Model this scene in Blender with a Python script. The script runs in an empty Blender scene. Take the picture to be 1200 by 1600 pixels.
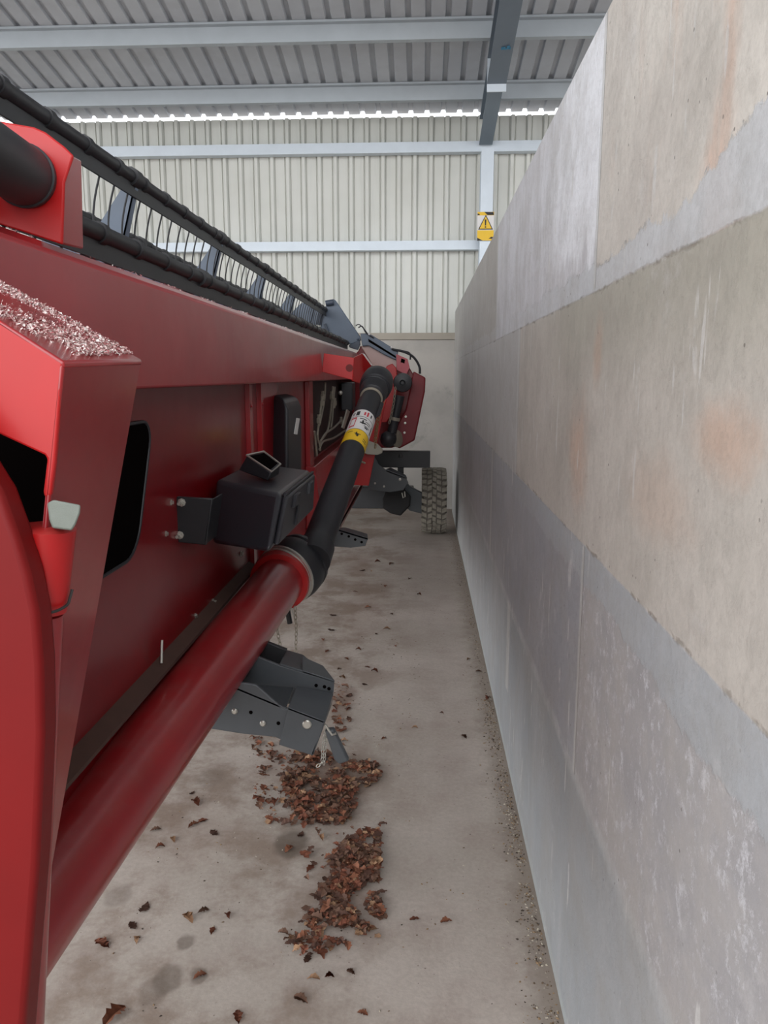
import bpy, bmesh, math, random
from math import pi, sin, cos, atan, tan, sqrt, radians
from mathutils import Vector, Matrix, Euler, noise as mnoise

random.seed(11)
SC = bpy.context.scene
COL = SC.collection
# ------------------------------------------------------------------ camera model (1200 x 1600, f = 1200 px)
F_PX, CAM_H = 1200.0, 1.65
PITCH = atan(212 / 1200.0)
YAW = atan(60 * cos(PITCH) / 1200.0)
FWD = Vector((-sin(YAW) * cos(PITCH), cos(YAW) * cos(PITCH), -sin(PITCH)))
RGT = Vector((cos(YAW), sin(YAW), 0))
UPV = RGT.cross(FWD)


def P(px, py, x=None, y=None, z=None):
    """survey helper: the point of a known plane of the shed (x, y or z in metres) seen at a photo position"""
    r = FWD + RGT * ((px - 600) / F_PX) - UPV * ((py - 800) / F_PX)
    if x is not None:
        t = x / r.x
    elif y is not None:
        t = y / r.y
    else:
        t = (z - CAM_H) / r.z
    return Vector((t * r.x, t * r.y, CAM_H + t * r.z))


def PL(pts, **k):
    return [P(a, b, **k) for a, b in pts]


# ------------------------------------------------------------------ node helper
class NG:
    def __init__(self, name):
        self.m = bpy.data.materials.new(name)
        self.m.use_nodes = True
        self.t = self.m.node_tree
        self.b = self.t.nodes['Principled BSDF']
        self.co = None

    def node(self, ty, **kw):
        n = self.t.nodes.new(ty)
        for k, v in kw.items():
            setattr(n, k, v)
        return n

    def put(self, sock, v):
        if isinstance(v, bpy.types.NodeSocket):
            self.t.links.new(v, sock)
        elif isinstance(v, (tuple, list)):
            sock.default_value = (*v, 1.0) if len(sock.default_value) == 4 and len(v) == 3 else v
        else:
            sock.default_value = v

    def m2(self, op, a, b=0.0, clamp=False):
        n = self.node('ShaderNodeMath', operation=op, use_clamp=clamp)
        self.put(n.inputs[0], a)
        self.put(n.inputs[1], b)
        return n.outputs[0]

    def add(self, a, b): return self.m2('ADD', a, b)
    def sub(self, a, b): return self.m2('SUBTRACT', a, b)
    def mul(self, a, b): return self.m2('MULTIPLY', a, b)
    def mx(self, a, b): return self.m2('MAXIMUM', a, b)
    def mn(self, a, b): return self.m2('MINIMUM', a, b)

    def st(self, x, a, b, lo=0.0, hi=1.0):
        n = self.node('ShaderNodeMapRange', interpolation_type='SMOOTHSTEP')
        self.put(n.inputs[0], x)
        self.put(n.inputs[1], a)
        self.put(n.inputs[2], b)
        n.inputs[3].default_value = lo
        n.inputs[4].default_value = hi
        return n.outputs[0]

    def coord(self):
        if self.co is None:
            self.co = self.node('ShaderNodeNewGeometry').outputs['Position']
        return self.co

    def obj(self):
        return self.node('ShaderNodeTexCoord').outputs['Object']

    def sep(self, v):
        n = self.node('ShaderNodeSeparateXYZ')
        self.put(n.inputs[0], v)
        return n.outputs

    def scale(self, v, s):
        n = self.node('ShaderNodeMapping')
        self.put(n.inputs[0], v)
        n.inputs['Scale'].default_value = s
        return n.outputs[0]

    def noise(self, scale=5, detail=4, rough=.5, vec=None, out=0, dist=0.0):
        n = self.node('ShaderNodeTexNoise')
        self.put(n.inputs['Vector'], self.coord() if vec is None else vec)
        n.inputs['Scale'].default_value = scale
        n.inputs['Detail'].default_value = detail
        n.inputs['Roughness'].default_value = rough
        n.inputs['Distortion'].default_value = dist
        return n.outputs[out]

    def voro(self, scale=5, vec=None, feature='F1', rnd=1.0):
        n = self.node('ShaderNodeTexVoronoi', feature=feature)
        self.put(n.inputs['Vector'], self.coord() if vec is None else vec)
        n.inputs['Scale'].default_value = scale
        n.inputs['Randomness'].default_value = rnd
        return n.outputs[0]

    def mix(self, f, a, b, blend='MIX'):
        n = self.node('ShaderNodeMix', data_type='RGBA', blend_type=blend)
        self.put(n.inputs[0], f)
        self.put(n.inputs[6], a)
        self.put(n.inputs[7], b)
        return n.outputs[2]

    def bump(self, h, strength=.3, dist=.01):
        n = self.node('ShaderNodeBump')
        n.inputs['Strength'].default_value = strength
        n.inputs['Distance'].default_value = dist
        self.put(n.inputs['Height'], h)
        self.t.links.new(n.outputs[0], self.b.inputs['Normal'])

    def fin(self, col=None, rough=None, metal=None, coat=None, spec=None):
        if col is not None: self.put(self.b.inputs['Base Color'], col)
        if rough is not None: self.put(self.b.inputs['Roughness'], rough)
        if metal is not None: self.put(self.b.inputs['Metallic'], metal)
        if coat is not None:
            self.b.inputs['Coat Weight'].default_value = coat
            self.b.inputs['Coat Roughness'].default_value = .16
        if spec is not None: self.put(self.b.inputs['Specular IOR Level'], spec)
        return self.m


def sr(r, g, b):
    f = lambda c: c / 12.92 if c <= .04045 else ((c + .055) / 1.055) ** 2.4
    return (f(r / 255), f(g / 255), f(b / 255))


def simple(name, col, rough=.5, metal=0.0, var=.12, scale=12, coat=None, spec=None, bump=0.0):
    g = NG(name)
    n = g.noise(scale, 5, .6)
    c = g.mix(n, tuple(max(0, x * (1 - var)) for x in col), tuple(min(1, x * (1 + var)) for x in col))
    if bump:
        g.bump(g.noise(scale * 12, 3, .6), bump, .003)
    return g.fin(c, rough, metal, coat, spec)


def red_paint(name, col, rough=.27, coat=.35, dust=.25, spec=.5):
    g = NG(name)
    n = g.noise(2.2, 5, .6)
    c = g.mix(g.st(n, .3, .7), tuple(x * .9 for x in col), tuple(x * 1.08 for x in col))
    d = g.noise(7, 8, .7)
    up = g.sep(g.node('ShaderNodeNewGeometry').outputs['Normal'])[2]
    du = g.mul(g.st(up, .3, .95), g.st(d, .4, .7, .15, .75))
    specks = g.mul(g.st(g.voro(70), .12, .05), g.st(g.noise(3, 2), .52, .66))
    c = g.mix(g.mul(specks, .2), c, sr(150, 110, 100))
    c = g.mix(g.mul(du, dust), c, sr(150, 120, 112))
    r = g.st(d, .3, .75, rough * .95, rough * 1.1)
    return g.fin(c, r, 0, coat, spec)


M = {}
RED = sr(176, 20, 30)
M['red'] = red_paint('red_paint', sr(152, 20, 28), .34, .65)
M['red_mid'] = red_paint('red_paint_shield', sr(112, 9, 11), .5, .05, spec=.25)
M['red_dark'] = red_paint('red_paint_dark', sr(112, 16, 26), .5, 0.0)
M['red_deep'] = red_paint('red_paint_sheet', sr(116, 8, 16), .3, .32, spec=.3)
M['red_lit'] = red_paint('red_paint_lit', sr(176, 14, 16), .4, .12)  # lit copy of the header red, brightness painted into its base
M['black'] = simple('black_plastic', sr(38, 38, 42), .5, var=.15)
M['box_black'] = simple('toolbox_plastic', sr(40, 40, 45), .38, var=.15, bump=.05)
M['blacksteel'] = simple('black_steel', sr(34, 35, 38), .45, .0, .2, 20)
M['reel_black'] = simple('reel_black_coating', sr(30, 30, 33), .5, var=.35, scale=18)
M['grey_steel'] = simple('grey_painted_steel', sr(76, 80, 84), .42, var=.14, scale=14)
M['slate'] = simple('slate_painted_steel', sr(88, 100, 116), .42, var=.12, scale=10)
M['dark_slate'] = simple('dark_slate_steel', sr(62, 70, 84), .45, var=.12, scale=10)
M['zinc'] = simple('zinc_plated_steel', sr(190, 188, 180), .35, .75, .12, 40)
M['zinc_dull'] = simple('dull_zinc', sr(150, 142, 128), .5, .35, .15, 30)
M['pale_plate'] = simple('pale_coated_plate', sr(168, 164, 150), .5, .1, .1, 20)
M['galv'] = simple('galvanised_steel', sr(205, 214, 222), .45, .25, .1, 6)
M['galv_dim'] = simple('dim_galvanised_steel', sr(178, 186, 192), .5, .2, .1, 5)
M['rafter'] = simple('rafter_grey_paint', sr(118, 132, 144), .5, 0, .08, 4)
M['rafter_dark'] = simple('rafter_dark_paint', sr(108, 120, 132), .5, 0, .08, 4)
M['hollow_shade'] = simple('hollow_shade_black', (.004, .003, .003), .9, 0, .1, spec=.0)  # black base paints the shade inside holes and hollows
M['pin_grey'] = simple('pale_grey_pin', sr(114, 120, 113), .6, .1, .12, 60, bump=.2)
M['white'] = simple('white_label', sr(225, 222, 220), .45, 0, .04)
M['yellow'] = simple('yellow_label', sr(235, 190, 30), .45, 0, .05)
M['ink'] = simple('black_ink', sr(40, 38, 38), .6)
M['red_ink'] = simple('red_ink', sr(200, 60, 70), .6)
M['blue_ink'] = simple('blue_paint', sr(40, 130, 170), .6)
M['brass'] = simple('golden_chain', sr(160, 140, 105), .45, .5)


# ------------------------------------------------------------------ mesh helper
class MB:
    def __init__(self):
        self.bm = bmesh.new()
        self.mat = 0

    def face(self, vs):
        try:
            f = self.bm.faces.new(vs)
            f.material_index = self.mat
            return f
        except ValueError:
            return None

    def v(self, p): return self.bm.verts.new(p)

    def hexa(self, p):
        v = [self.v(q) for q in p]
        for f in ((0, 3, 2, 1), (4, 5, 6, 7), (0, 1, 5, 4), (1, 2, 6, 5), (2, 3, 7, 6), (3, 0, 4, 7)):
            self.face([v[i] for i in f])
        return self

    def box(self, x0, x1, y0, y1, z0, z1):
        return self.hexa([(x0, y0, z0), (x1, y0, z0), (x1, y1, z0), (x0, y1, z0), (x0, y0, z1), (x1, y0, z1), (x1, y1, z1), (x0, y1, z1)])

    def prism(self, pts, vec):
        vec = Vector(vec)
        a = [self.v(Vector(p)) for p in pts]
        b = [self.v(Vector(p) + vec) for p in pts]
        n = len(a)
        self.face(a[::-1])
        self.face(b)
        for i in range(n):
            self.face([a[i], a[(i + 1) % n], b[(i + 1) % n], b[i]])
        return self

    def loft(self, A, B):
        a = [self.v(Vector(p)) for p in A]
        b = [self.v(Vector(p)) for p in B]
        n = len(a)
        self.face(a[::-1])
        self.face(b)
        for i in range(n):
            self.face([a[i], a[(i + 1) % n], b[(i + 1) % n], b[i]])
        return self

    def tube(self, path, r, seg=12, cap=True):
        path = [Vector(p) for p in path]
        n = len(path)
        rs = r if isinstance(r, (list, tuple)) else [r] * n
        ups = None
        rings = []
        for i, p in enumerate(path):
            t = (path[min(i + 1, n - 1)] - path[max(i - 1, 0)]).normalized()
            if ups is None:
                ups = t.orthogonal().normalized()
            ups = (ups - t * ups.dot(t)).normalized()
            w = t.cross(ups)
            rings.append([self.v(p + (ups * cos(2 * pi * k / seg) + w * sin(2 * pi * k / seg)) * rs[i]) for k in range(seg)])
        for i in range(n - 1):
            for k in range(seg):
                self.face([rings[i][k], rings[i][(k + 1) % seg], rings[i + 1][(k + 1) % seg], rings[i + 1][k]])
        if cap:
            self.face(rings[0][::-1])
            self.face(rings[-1])
        return self

    def lathe(self, o, axis, prof, seg=32, cap=True):
        o = Vector(o)
        ax = Vector(axis).normalized()
        u = ax.orthogonal().normalized()
        w = ax.cross(u)
        rings = [[self.v(o + ax * t + (u * cos(2 * pi * k / seg) + w * sin(2 * pi * k / seg)) * max(r, 1e-4)) for k in range(seg)] for t, r in prof]
        for i in range(len(rings) - 1):
            for k in range(seg):
                self.face([rings[i][k], rings[i][(k + 1) % seg], rings[i + 1][(k + 1) % seg], rings[i + 1][k]])
        if cap:
            self.face(rings[0][::-1])
            self.face(rings[-1])
        return self

    def ball(self, c, r, seg=14, sx=1, sy=1, sz=1):
        m = Matrix.Translation(Vector(c)) @ Matrix.Diagonal((r * sx, r * sy, r * sz, 1))
        res = bmesh.ops.create_icosphere(self.bm, subdivisions=2, radius=1, matrix=m)
        for v in res['verts']:
            for f in v.link_faces:
                f.material_index = self.mat
        return self

    def bolt(self, p, axis, r=.009, h=.008, seg=6):
        return self.lathe(p, axis, [(0, r * 1.5), (h * .25, r * 1.5), (h * .3, r), (h, r * .95)], seg)

    def chain(self, pts, link=.022, r=.0028):
        """chain of links following a polyline"""
        pts = [Vector(p) for p in pts]
        L = [0]
        for a, b in zip(pts, pts[1:]):
            L.append(L[-1] + (b - a).length)
        n = max(2, int(L[-1] / (link * .78)))
        for i in range(n):
            s = L[-1] * (i + .5) / n
            j = max(k for k in range(len(L) - 1) if L[k] <= s)
            c = pts[j].lerp(pts[j + 1], (s - L[j]) / max(1e-6, L[j + 1] - L[j]))
            t = (pts[j + 1] - pts[j]).normalized()
            u = t.orthogonal().normalized()
            if i % 2: u = t.cross(u)
            ring = [c + t * cos(a) * link * .5 + u * sin(a) * link * .27 for a in [2 * pi * k / 10 for k in range(10)]]
            self.tube(ring + [ring[0]], r, 5, False)
        return self

    def patch(self, o, axis, ref, r, t0, t1, a0, a1, seg=8):
        """thin curved label lying on a cylinder"""
        o = Vector(o); ax = Vector(axis).normalized()
        u = (Vector(ref) - ax * Vector(ref).dot(ax)).normalized()
        w = ax.cross(u)
        rows = [[self.v(o + ax * t + (u * cos(a0 + (a1 - a0) * k / seg) + w * sin(a0 + (a1 - a0) * k / seg)) * r) for k in range(seg + 1)] for t in (t0, t1)]
        for k in range(seg):
            self.face([rows[0][k], rows[0][k + 1], rows[1][k + 1], rows[1][k]])
        return self


WORLD = {}


def link(o, parent=None):
    COL.objects.link(o)
    if parent is not None:
        o.parent = parent
    return o


def build(name, mb, mats, parent=None, bevel=0.0, smooth=True, segs=2, angle=35, label=None, recalc=True):
    """ONE mesh object, its origin at the middle of its own box"""
    bm = mb.bm
    if recalc:
        bmesh.ops.recalc_face_normals(bm, faces=bm.faces[:])
    lo = Vector([min(v.co[i] for v in bm.verts) for i in range(3)])
    hi = Vector([max(v.co[i] for v in bm.verts) for i in range(3)])
    c = (lo + hi) / 2
    for v in bm.verts:
        v.co -= c
    me = bpy.data.meshes.new(name)
    bm.to_mesh(me)
    bm.free()
    if not isinstance(mats, (list, tuple)):
        mats = [mats]
    for m in mats:
        me.materials.append(m)
    if smooth:
        for p in me.polygons:
            p.use_smooth = True
        me.set_sharp_from_angle(angle=radians(angle))
    o = bpy.data.objects.new(name, me)
    link(o, parent)
    o.location = c - (WORLD[parent.name] if parent is not None else Vector((0, 0, 0)))
    WORLD[o.name] = c
    if bevel:
        md = o.modifiers.new('bevel', 'BEVEL')
        md.width = bevel
        md.segments = segs
        md.limit_method = 'ANGLE'
        md.angle_limit = radians(40)
        md.harden_normals = False
    if label:
        o['label'] = label
    return o


def copy_part(o, parent, world):
    c = o.copy()
    link(c)
    c.parent = parent
    WORLD[c.name] = Vector(world)
    c.location = Vector(world) - (WORLD[parent.name] if parent is not None else Vector((0, 0, 0)))
    return c


def tag(o, label, cat, group=None, kind=None):
    o['label'] = label
    o['category'] = cat
    if group: o['group'] = group
    if kind: o['kind'] = kind
    return o


def struct(o, label=None, cat=None):
    o['kind'] = 'structure'
    if label: o['label'] = label
    if cat: o['category'] = cat
    return o


def thing(name, loc, label, cat, group=None):
    o = bpy.data.objects.new(name, None)
    o.empty_display_size = .2
    link(o)
    o.location = loc
    WORLD[o.name] = Vector(loc)
    return tag(o, label, cat, group)


# ------------------------------------------------------------------ setting: floor
XW = .38      # face of the concrete block wall
YB = 9.6      # face of the concrete base of the back wall


def floor_mat():
    g = NG('floor_concrete')
    p = g.coord()
    x, y, z = g.sep(p)
    big = g.noise(.9, 5, .6)
    mid = g.noise(4.5, 6, .65)
    fine = g.noise(60, 5, .7)
    c = g.mix(g.st(big, .35, .65), sr(178, 168, 158), sr(194, 183, 174))
    c = g.mix(g.mul(g.st(mid, .45, .7), .55), c, sr(168, 153, 145))
    # brown staining, stronger away from the wall
    pink = g.mul(g.st(g.noise(2.3, 6, .7), .42, .62), g.st(x, .15, -.5, .15, .9))
    c = g.mix(pink, c, sr(142, 125, 112))
    # dusty edge along the wall
    edge = g.mul(g.st(g.add(x, g.mul(g.sub(g.noise(9, 6, .7), .5), .16)), .25, .36), .6)
    c = g.mix(edge, c, sr(128, 115, 102))
    far = g.mul(g.st(y, 4.5, 9), .25)
    c = g.mix(far, c, sr(130, 118, 110))
    # little dark specks and pale chips
    sp = g.st(g.add(g.voro(38), g.mul(g.noise(14, 2), .12)), .17, .1)
    c = g.mix(g.mul(sp, g.st(g.noise(5, 3), .45, .62, 0, .75)), c, sr(92, 78, 68))
    ch = g.st(g.voro(55), .09, .05)
    c = g.mix(g.mul(ch, g.st(g.noise(7, 3), .5, .6, 0, .7)), c, sr(205, 198, 188))
    c = g.mix(g.st(fine, .3, .7, 0, .22), c, sr(120, 110, 102))
    # brown smears left around the leaf drifts
    for (px, py, rx, ry, a) in ((520, 1235, .17, .3, .6), (545, 1385, .12, .22, .5), (470, 1200, .25, .25, .35), (535, 1090, .1, .3, .45), (300, 1300, .3, .35, .2), (575, 950, .2, 1.0, .25), (560, 880, .2, .9, .25)):
        q = P(px, py, z=0)
        dx = g.mul(g.sub(x, q.x), 1 / rx); dy = g.mul(g.sub(y, q.y), 1 / ry)
        d = g.add(g.m2('SQRT', g.add(g.mul(dx, dx), g.mul(dy, dy))), g.mul(g.sub(g.noise(8, 6, .7), .5), 1.6))
        c = g.mix(g.st(d, 1.1, .2, 0, a), c, sr(122, 94, 78))
    # damp blots where the photo shows them
    for (px, py, r, a) in ((262, 1530, .05, .5), (290, 1472, .03, .55), (455, 1318, .075, .7), (240, 1548, .05, .3), (310, 1525, .03, .5), (185, 1400, .05, .3), (330, 1215, .07, .25)):
        q = P(px, py, z=0)
        dx = g.sub(x, q.x); dy = g.sub(y, q.y)
        d = g.m2('SQRT', g.add(g.mul(dx, dx), g.mul(g.mul(dy, dy), .55)))
        d = g.add(d, g.mul(g.sub(g.noise(30, 3), .5), .03))
        c = g.mix(g.st(d, r, r * .6, 0, a), c, sr(92, 80, 70))
    g.bump(g.add(g.mul(mid, .4), g.mul(fine, .5)), .25, .006)
    return g.fin(c, g.st(big, .3, .7, .62, .8), 0, spec=.35)


o = build('floor', MB().box(-16, 14, -14, 16, -.12, 0), floor_mat(), smooth=False)
struct(o, 'worn grey brown concrete shed floor strewn with leaf litter', 'floor')


# ------------------------------------------------------------------ right wall of big concrete panels
def wall_mat():
    g = NG('concrete_panel_wall')
    p = g.coord()
    x, y, z = g.sep(p)
    vs = g.scale(p, (1, 1, .22))                      # streaks run down the wall
    nb = g.noise(1.3, 6, .6)
    nm = g.noise(6, 6, .65)
    nf = g.noise(80, 4, .7)
    nw = g.noise(3.2, 9, .78)                        # ragged edges
    nw2 = g.noise(11, 8, .75)
    rag = g.add(g.mul(g.sub(nw, .5), .16), g.mul(g.sub(nw2, .5), .05))
    stre = g.noise(14, 5, .7, vec=vs)
    # --- rows
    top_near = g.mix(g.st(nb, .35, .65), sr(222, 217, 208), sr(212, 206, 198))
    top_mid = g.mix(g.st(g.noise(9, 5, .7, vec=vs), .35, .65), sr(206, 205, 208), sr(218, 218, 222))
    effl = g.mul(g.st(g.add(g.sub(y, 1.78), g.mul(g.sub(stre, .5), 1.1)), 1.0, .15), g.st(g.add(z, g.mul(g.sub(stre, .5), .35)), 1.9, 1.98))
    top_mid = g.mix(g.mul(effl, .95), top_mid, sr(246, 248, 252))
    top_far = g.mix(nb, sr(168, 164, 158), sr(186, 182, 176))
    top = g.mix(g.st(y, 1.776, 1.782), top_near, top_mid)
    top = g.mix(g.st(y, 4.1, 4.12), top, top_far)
    # orange stains on the top near panel
    og = g.mul(g.st(g.noise(3.1, 4, .6, vec=g.scale(p, (1, 1.3, .45))), .53, .72), g.st(y, 1.74, 1.5))
    top = g.mix(g.mul(og, .62), top, sr(224, 176, 148))
    mid_a = g.mix(g.st(nb, .3, .7), sr(196, 190, 181), sr(206, 200, 192))
    mid_b = g.mix(nm, sr(186, 185, 183), sr(200, 199, 197))
    mid = g.mix(g.st(y, 3.07, 3.1), mid_a, mid_b)
    olive = g.mul(g.st(g.add(z, rag), 1.58, 1.8), g.st(y, 2.7, 1.9))
    mid = g.mix(g.mul(olive, .75), mid, sr(174, 171, 158))
    for (yy, zz, ry, rz, a) in ((1.9, 1.47, .17, .2, .55), (1.0, 1.57, .16, .08, .5), (1.72, 1.70, .06, .1, .4), (1.25, 1.45, .25, .1, .25)):
        dy = g.mul(g.sub(y, yy), 1 / ry); dz = g.mul(g.sub(z, zz), 1 / rz)
        d = g.add(g.m2('SQRT', g.add(g.mul(dy, dy), g.mul(dz, dz))), g.mul(g.sub(nw, .5), 1.6))
        mid = g.mix(g.st(d, 1.0, .2, 0, a), mid, sr(206, 166, 140))
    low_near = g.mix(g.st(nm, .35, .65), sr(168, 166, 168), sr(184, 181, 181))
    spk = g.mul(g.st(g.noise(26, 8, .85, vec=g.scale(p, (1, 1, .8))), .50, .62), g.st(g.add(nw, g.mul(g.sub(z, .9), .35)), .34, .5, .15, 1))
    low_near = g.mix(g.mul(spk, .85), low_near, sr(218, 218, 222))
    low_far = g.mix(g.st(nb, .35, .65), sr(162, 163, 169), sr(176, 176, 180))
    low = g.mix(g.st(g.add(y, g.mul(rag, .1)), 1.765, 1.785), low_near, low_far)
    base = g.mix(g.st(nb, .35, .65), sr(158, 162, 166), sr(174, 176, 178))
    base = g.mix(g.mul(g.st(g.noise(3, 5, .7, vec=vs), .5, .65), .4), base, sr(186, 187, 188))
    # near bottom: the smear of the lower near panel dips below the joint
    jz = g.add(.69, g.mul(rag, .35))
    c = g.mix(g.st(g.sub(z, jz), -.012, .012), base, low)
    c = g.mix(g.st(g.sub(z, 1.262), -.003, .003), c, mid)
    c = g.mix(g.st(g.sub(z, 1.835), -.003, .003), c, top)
    # far end painted lighter to offset the shade in the narrow gap
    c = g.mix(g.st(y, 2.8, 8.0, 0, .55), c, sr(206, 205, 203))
    # --- mortar bands
    mort = g.mix(nm, sr(200, 203, 206), sr(212, 214, 216))
    up_edge = g.add(g.add(1.895, g.mul(g.st(y, 1.3, .8), .075)), rag)
    bA = g.mul(g.st(g.sub(z, up_edge), .006, -.004), g.st(g.add(z, g.mul(g.sub(nw2, .5), .02)), 1.832, 1.838))
    thin = g.st(y, 1.9, 3.4, 1, .35)
    c = g.mix(g.mul(g.mul(bA, thin), .9), c, mort)
    mortB = g.mix(nm, sr(172, 176, 180), sr(186, 189, 192))
    lo_edge = g.add(g.add(1.175, g.mul(g.st(y, 1.6, .8), -.03)), g.mul(rag, .9))
    bB = g.mul(g.st(g.sub(z, lo_edge), -.005, .006), g.st(g.add(z, g.mul(g.sub(nw2, .5), .02)), 1.264, 1.257))
    c = g.mix(g.mul(g.mul(bB, g.st(y, 1.9, 3.2, 1, .45)), .95), c, mortB)
    # lower joint: pale smeared line
    dJ = g.m2('ABSOLUTE', g.sub(z, jz))
    c = g.mix(g.mul(g.st(dJ, .03, .008), g.st(nw2, .35, .6, .1, .6)), c, sr(196, 198, 198))
    # vertical joints: pale smears with thin dark line
    jl = None
    for (yy, z0, z1, w) in ((1.79, 1.84, 2.5, .014), (4.13, 1.84, 2.5, .03), (3.12, 1.262, 1.835, .035), (1.775, .69, 1.26, .016), (3.2, .3, .69, .07), (5.5, 1.262, 1.835, .05), (4.15, .69, 1.26, .05)):
        d = g.m2('ABSOLUTE', g.sub(g.add(y, g.mul(rag, .12)), yy))
        s = g.mul(g.st(d, w, w * .5), g.mul(g.st(z, z0 - .004, z0 + .004), g.st(z, z1 + .004, z1 - .004)))
        c = g.mix(g.mul(s, .7), c, sr(206, 206, 203))
        dl = g.m2('ABSOLUTE', g.sub(g.add(y, g.mul(rag, .04)), yy - w * .7))
        l = g.mul(g.st(dl, .004, .0015), g.mul(g.st(z, z0 - .004, z0 + .004), g.st(z, z1 + .004, z1 - .004)))
        jl = l if jl is None else g.mx(jl, l)
    for zz, wob in ((1.833, .03), (1.264, .03)):
        d = g.m2('ABSOLUTE', g.sub(g.add(z, g.mul(g.sub(nw2, .5), wob)), zz))
        l = g.mul(g.st(d, .006, .001), g.st(g.noise(8, 4, .7), .48, .62))
        jl = g.mx(jl, l)
    de = g.m2('ABSOLUTE', g.sub(z, up_edge))
    jl = g.mx(jl, g.mul(g.mul(g.st(de, .006, .001), g.st(nw2, .5, .62)), g.st(y, 4, 2)))
    c = g.mix(g.mul(jl, .55), c, sr(120, 112, 100))
    # thin white drips, specks and the pale strip at the foot
    drip = g.mul(g.st(g.noise(30, 2, .5, vec=g.scale(p, (1, 1, .13))), .66, .70), g.st(nm, .46, .56))
    c = g.mix(g.mul(drip, .6), c, sr(232, 232, 230))
    pit = g.mul(g.st(g.voro(26), .085, .05), g.st(g.noise(5, 2), .5, .58))
    c = g.mix(g.mul(pit, .7), c, sr(92, 84, 76))
    c = g.mix(g.st(g.add(z, g.mul(rag, .3)), .055, .03, 0, .6), c, sr(182, 188, 186))
    c = g.mix(g.mul(g.st(nm, .4, .7), .3), c, sr(160, 154, 146))
    blo = g.st(g.noise(2.1, 7, .75, vec=g.scale(p, (1, 1, .7))), .5, .66)
    c = g.mix(g.mul(blo, .22), c, sr(146, 143, 134))
    c = g.mix(g.mul(g.st(g.noise(2.7, 8, .8), .55, .68), .3), c, sr(222, 221, 220))
    c = g.mix(g.st(nf, .35, .65, 0, .12), c, sr(140, 136, 130))
    h = g.add(g.add(g.mul(nm, .35), g.mul(nf, .18)), g.add(g.mul(g.mx(bA, bB), .5), g.mul(jl, -.9)))
    h = g.add(h, g.mul(g.sub(spk, pit), .25))
    g.bump(h, .35, .012)
    return g.fin(c, .8, 0, spec=.3)


WALL_TOP = 2.41
mb = MB()
mb.box(XW, XW + .2, -1.4, 9.36, 0, WALL_TOP)
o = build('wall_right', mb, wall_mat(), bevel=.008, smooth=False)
struct(o, 'tall pale concrete panel wall with smeared joints and orange stains', 'wall')

# back wall: concrete base, timber ledge, box-profile sheeting
g = NG('back_base_concrete')
n1 = g.noise(1.6, 6, .6); n2 = g.noise(7, 5, .6)
c = g.mix(g.st(n1, .35, .65), sr(196, 191, 184), sr(178, 174, 168))
c = g.mix(g.mul(g.st(g.noise(2.6, 6, .7), .56, .7), .5), c, sr(140, 138, 132))
z = g.sep(g.coord())[2]
c = g.mix(g.st(z, 1.1, .2, 0, .35), c, sr(140, 136, 130))
g.bump(n2, .2, .01)
o = build('wall_back', MB().box(-14, 8, YB, YB + .2, 0, 2.09), g.fin(c, .85), smooth=False)
struct(o, 'low pale concrete base of the back wall', 'wall')
o = build('trim_1', MB().box(-14, 8, YB - .03, YB + .2, 2.092, 2.17), simple('ledge_timber', sr(176, 168, 155), .8, 0, .1, 5), smooth=False)
struct(o, 'brownish ledge between concrete base and sheeting', 'ledge')


def profile_sheet(name, x0, x1, pitch, rib, dep, edge, along, mat, out, groove=0):
    """box-profile sheet: ribs repeat in x, run from 'along'[0] to 'along'[1] (y, z); ribs stick out along 'out'"""
    mb = MB()
    xs = []
    x = x0
    while x < x1:
        a = x + pitch - rib - 2 * edge
        if groove:  # grooves added beside the ribs so dark shade lines form there
            xs += [(x + .012, 0), (a - .012, 0), (a - .010, -groove), (a - .004, -groove), (a, 0), (a + edge, 1), (a + edge + rib, 1), (x + pitch, 0), (x + pitch + .004, -groove), (x + pitch + .010, -groove)]
        else:
            xs += [(x, 0), (a, 0), (a + edge, 1), (a + edge + rib, 1)]
        x += pitch
    a, b = along
    rows = []
    for (yy, zz) in (a, b):
        rows.append([mb.v((xx, yy + out[0] * dep * k, zz + out[1] * dep * k)) for xx, k in xs])
    for i in range(len(xs) - 1):
        mb.face([rows[0][i], rows[0][i + 1], rows[1][i + 1], rows[1][i]])
    o = build(name, mb, mat, smooth=False, recalc=False)
    return o


def clad_mat():
    g = NG('back_sheeting')
    n = g.noise(.8, 4, .6)
    c = g.mix(g.st(n, .3, .7), sr(208, 209, 202), sr(220, 221, 215))
    c = g.mix(g.mul(g.st(g.noise(9, 5, .7, vec=g.scale(g.coord(), (1, 1, .06))), .5, .7), .25), c, sr(186, 188, 182))
    x, y, z = g.sep(g.coord())
    c = g.mix(g.st(z, 4.1, 4.7, 0, .3), c, sr(170, 174, 168))
    return g.fin(c, .5, 0, spec=.4)


o = profile_sheet('wall_back_sheeting', -13, 7.6, .19, .032, .03, .013, ((YB + .1, 2.17), (YB + .1, 4.652)), clad_mat(), (-1, 0), groove=.5)
struct(o, 'pale box profile metal sheeting of the back wall', 'wall')

# roof
ROOF_Z, RS = 4.72, .178          # height over the back wall, slope


def roof_z(y): return ROOF_Z + (YB - y) * RS


g = NG('roof_sheet_underside')
n = g.noise(1.1, 4, .6)
c = g.mix(g.st(n, .3, .7), sr(178, 183, 190), sr(190, 195, 201))
c = g.mix(g.mul(g.st(g.noise(6, 4), .45, .7), .25), c, sr(166, 169, 174))
o = profile_sheet('ceiling', -14, 8, .19, .04, -.035, .012, ((-1.5, roof_z(-1.5)), (YB + .13, roof_z(YB + .13))), g.fin(c, .6), (0, -1))
struct(o, 'grey corrugated metal roof sheeting seen from below', 'ceiling')


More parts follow.
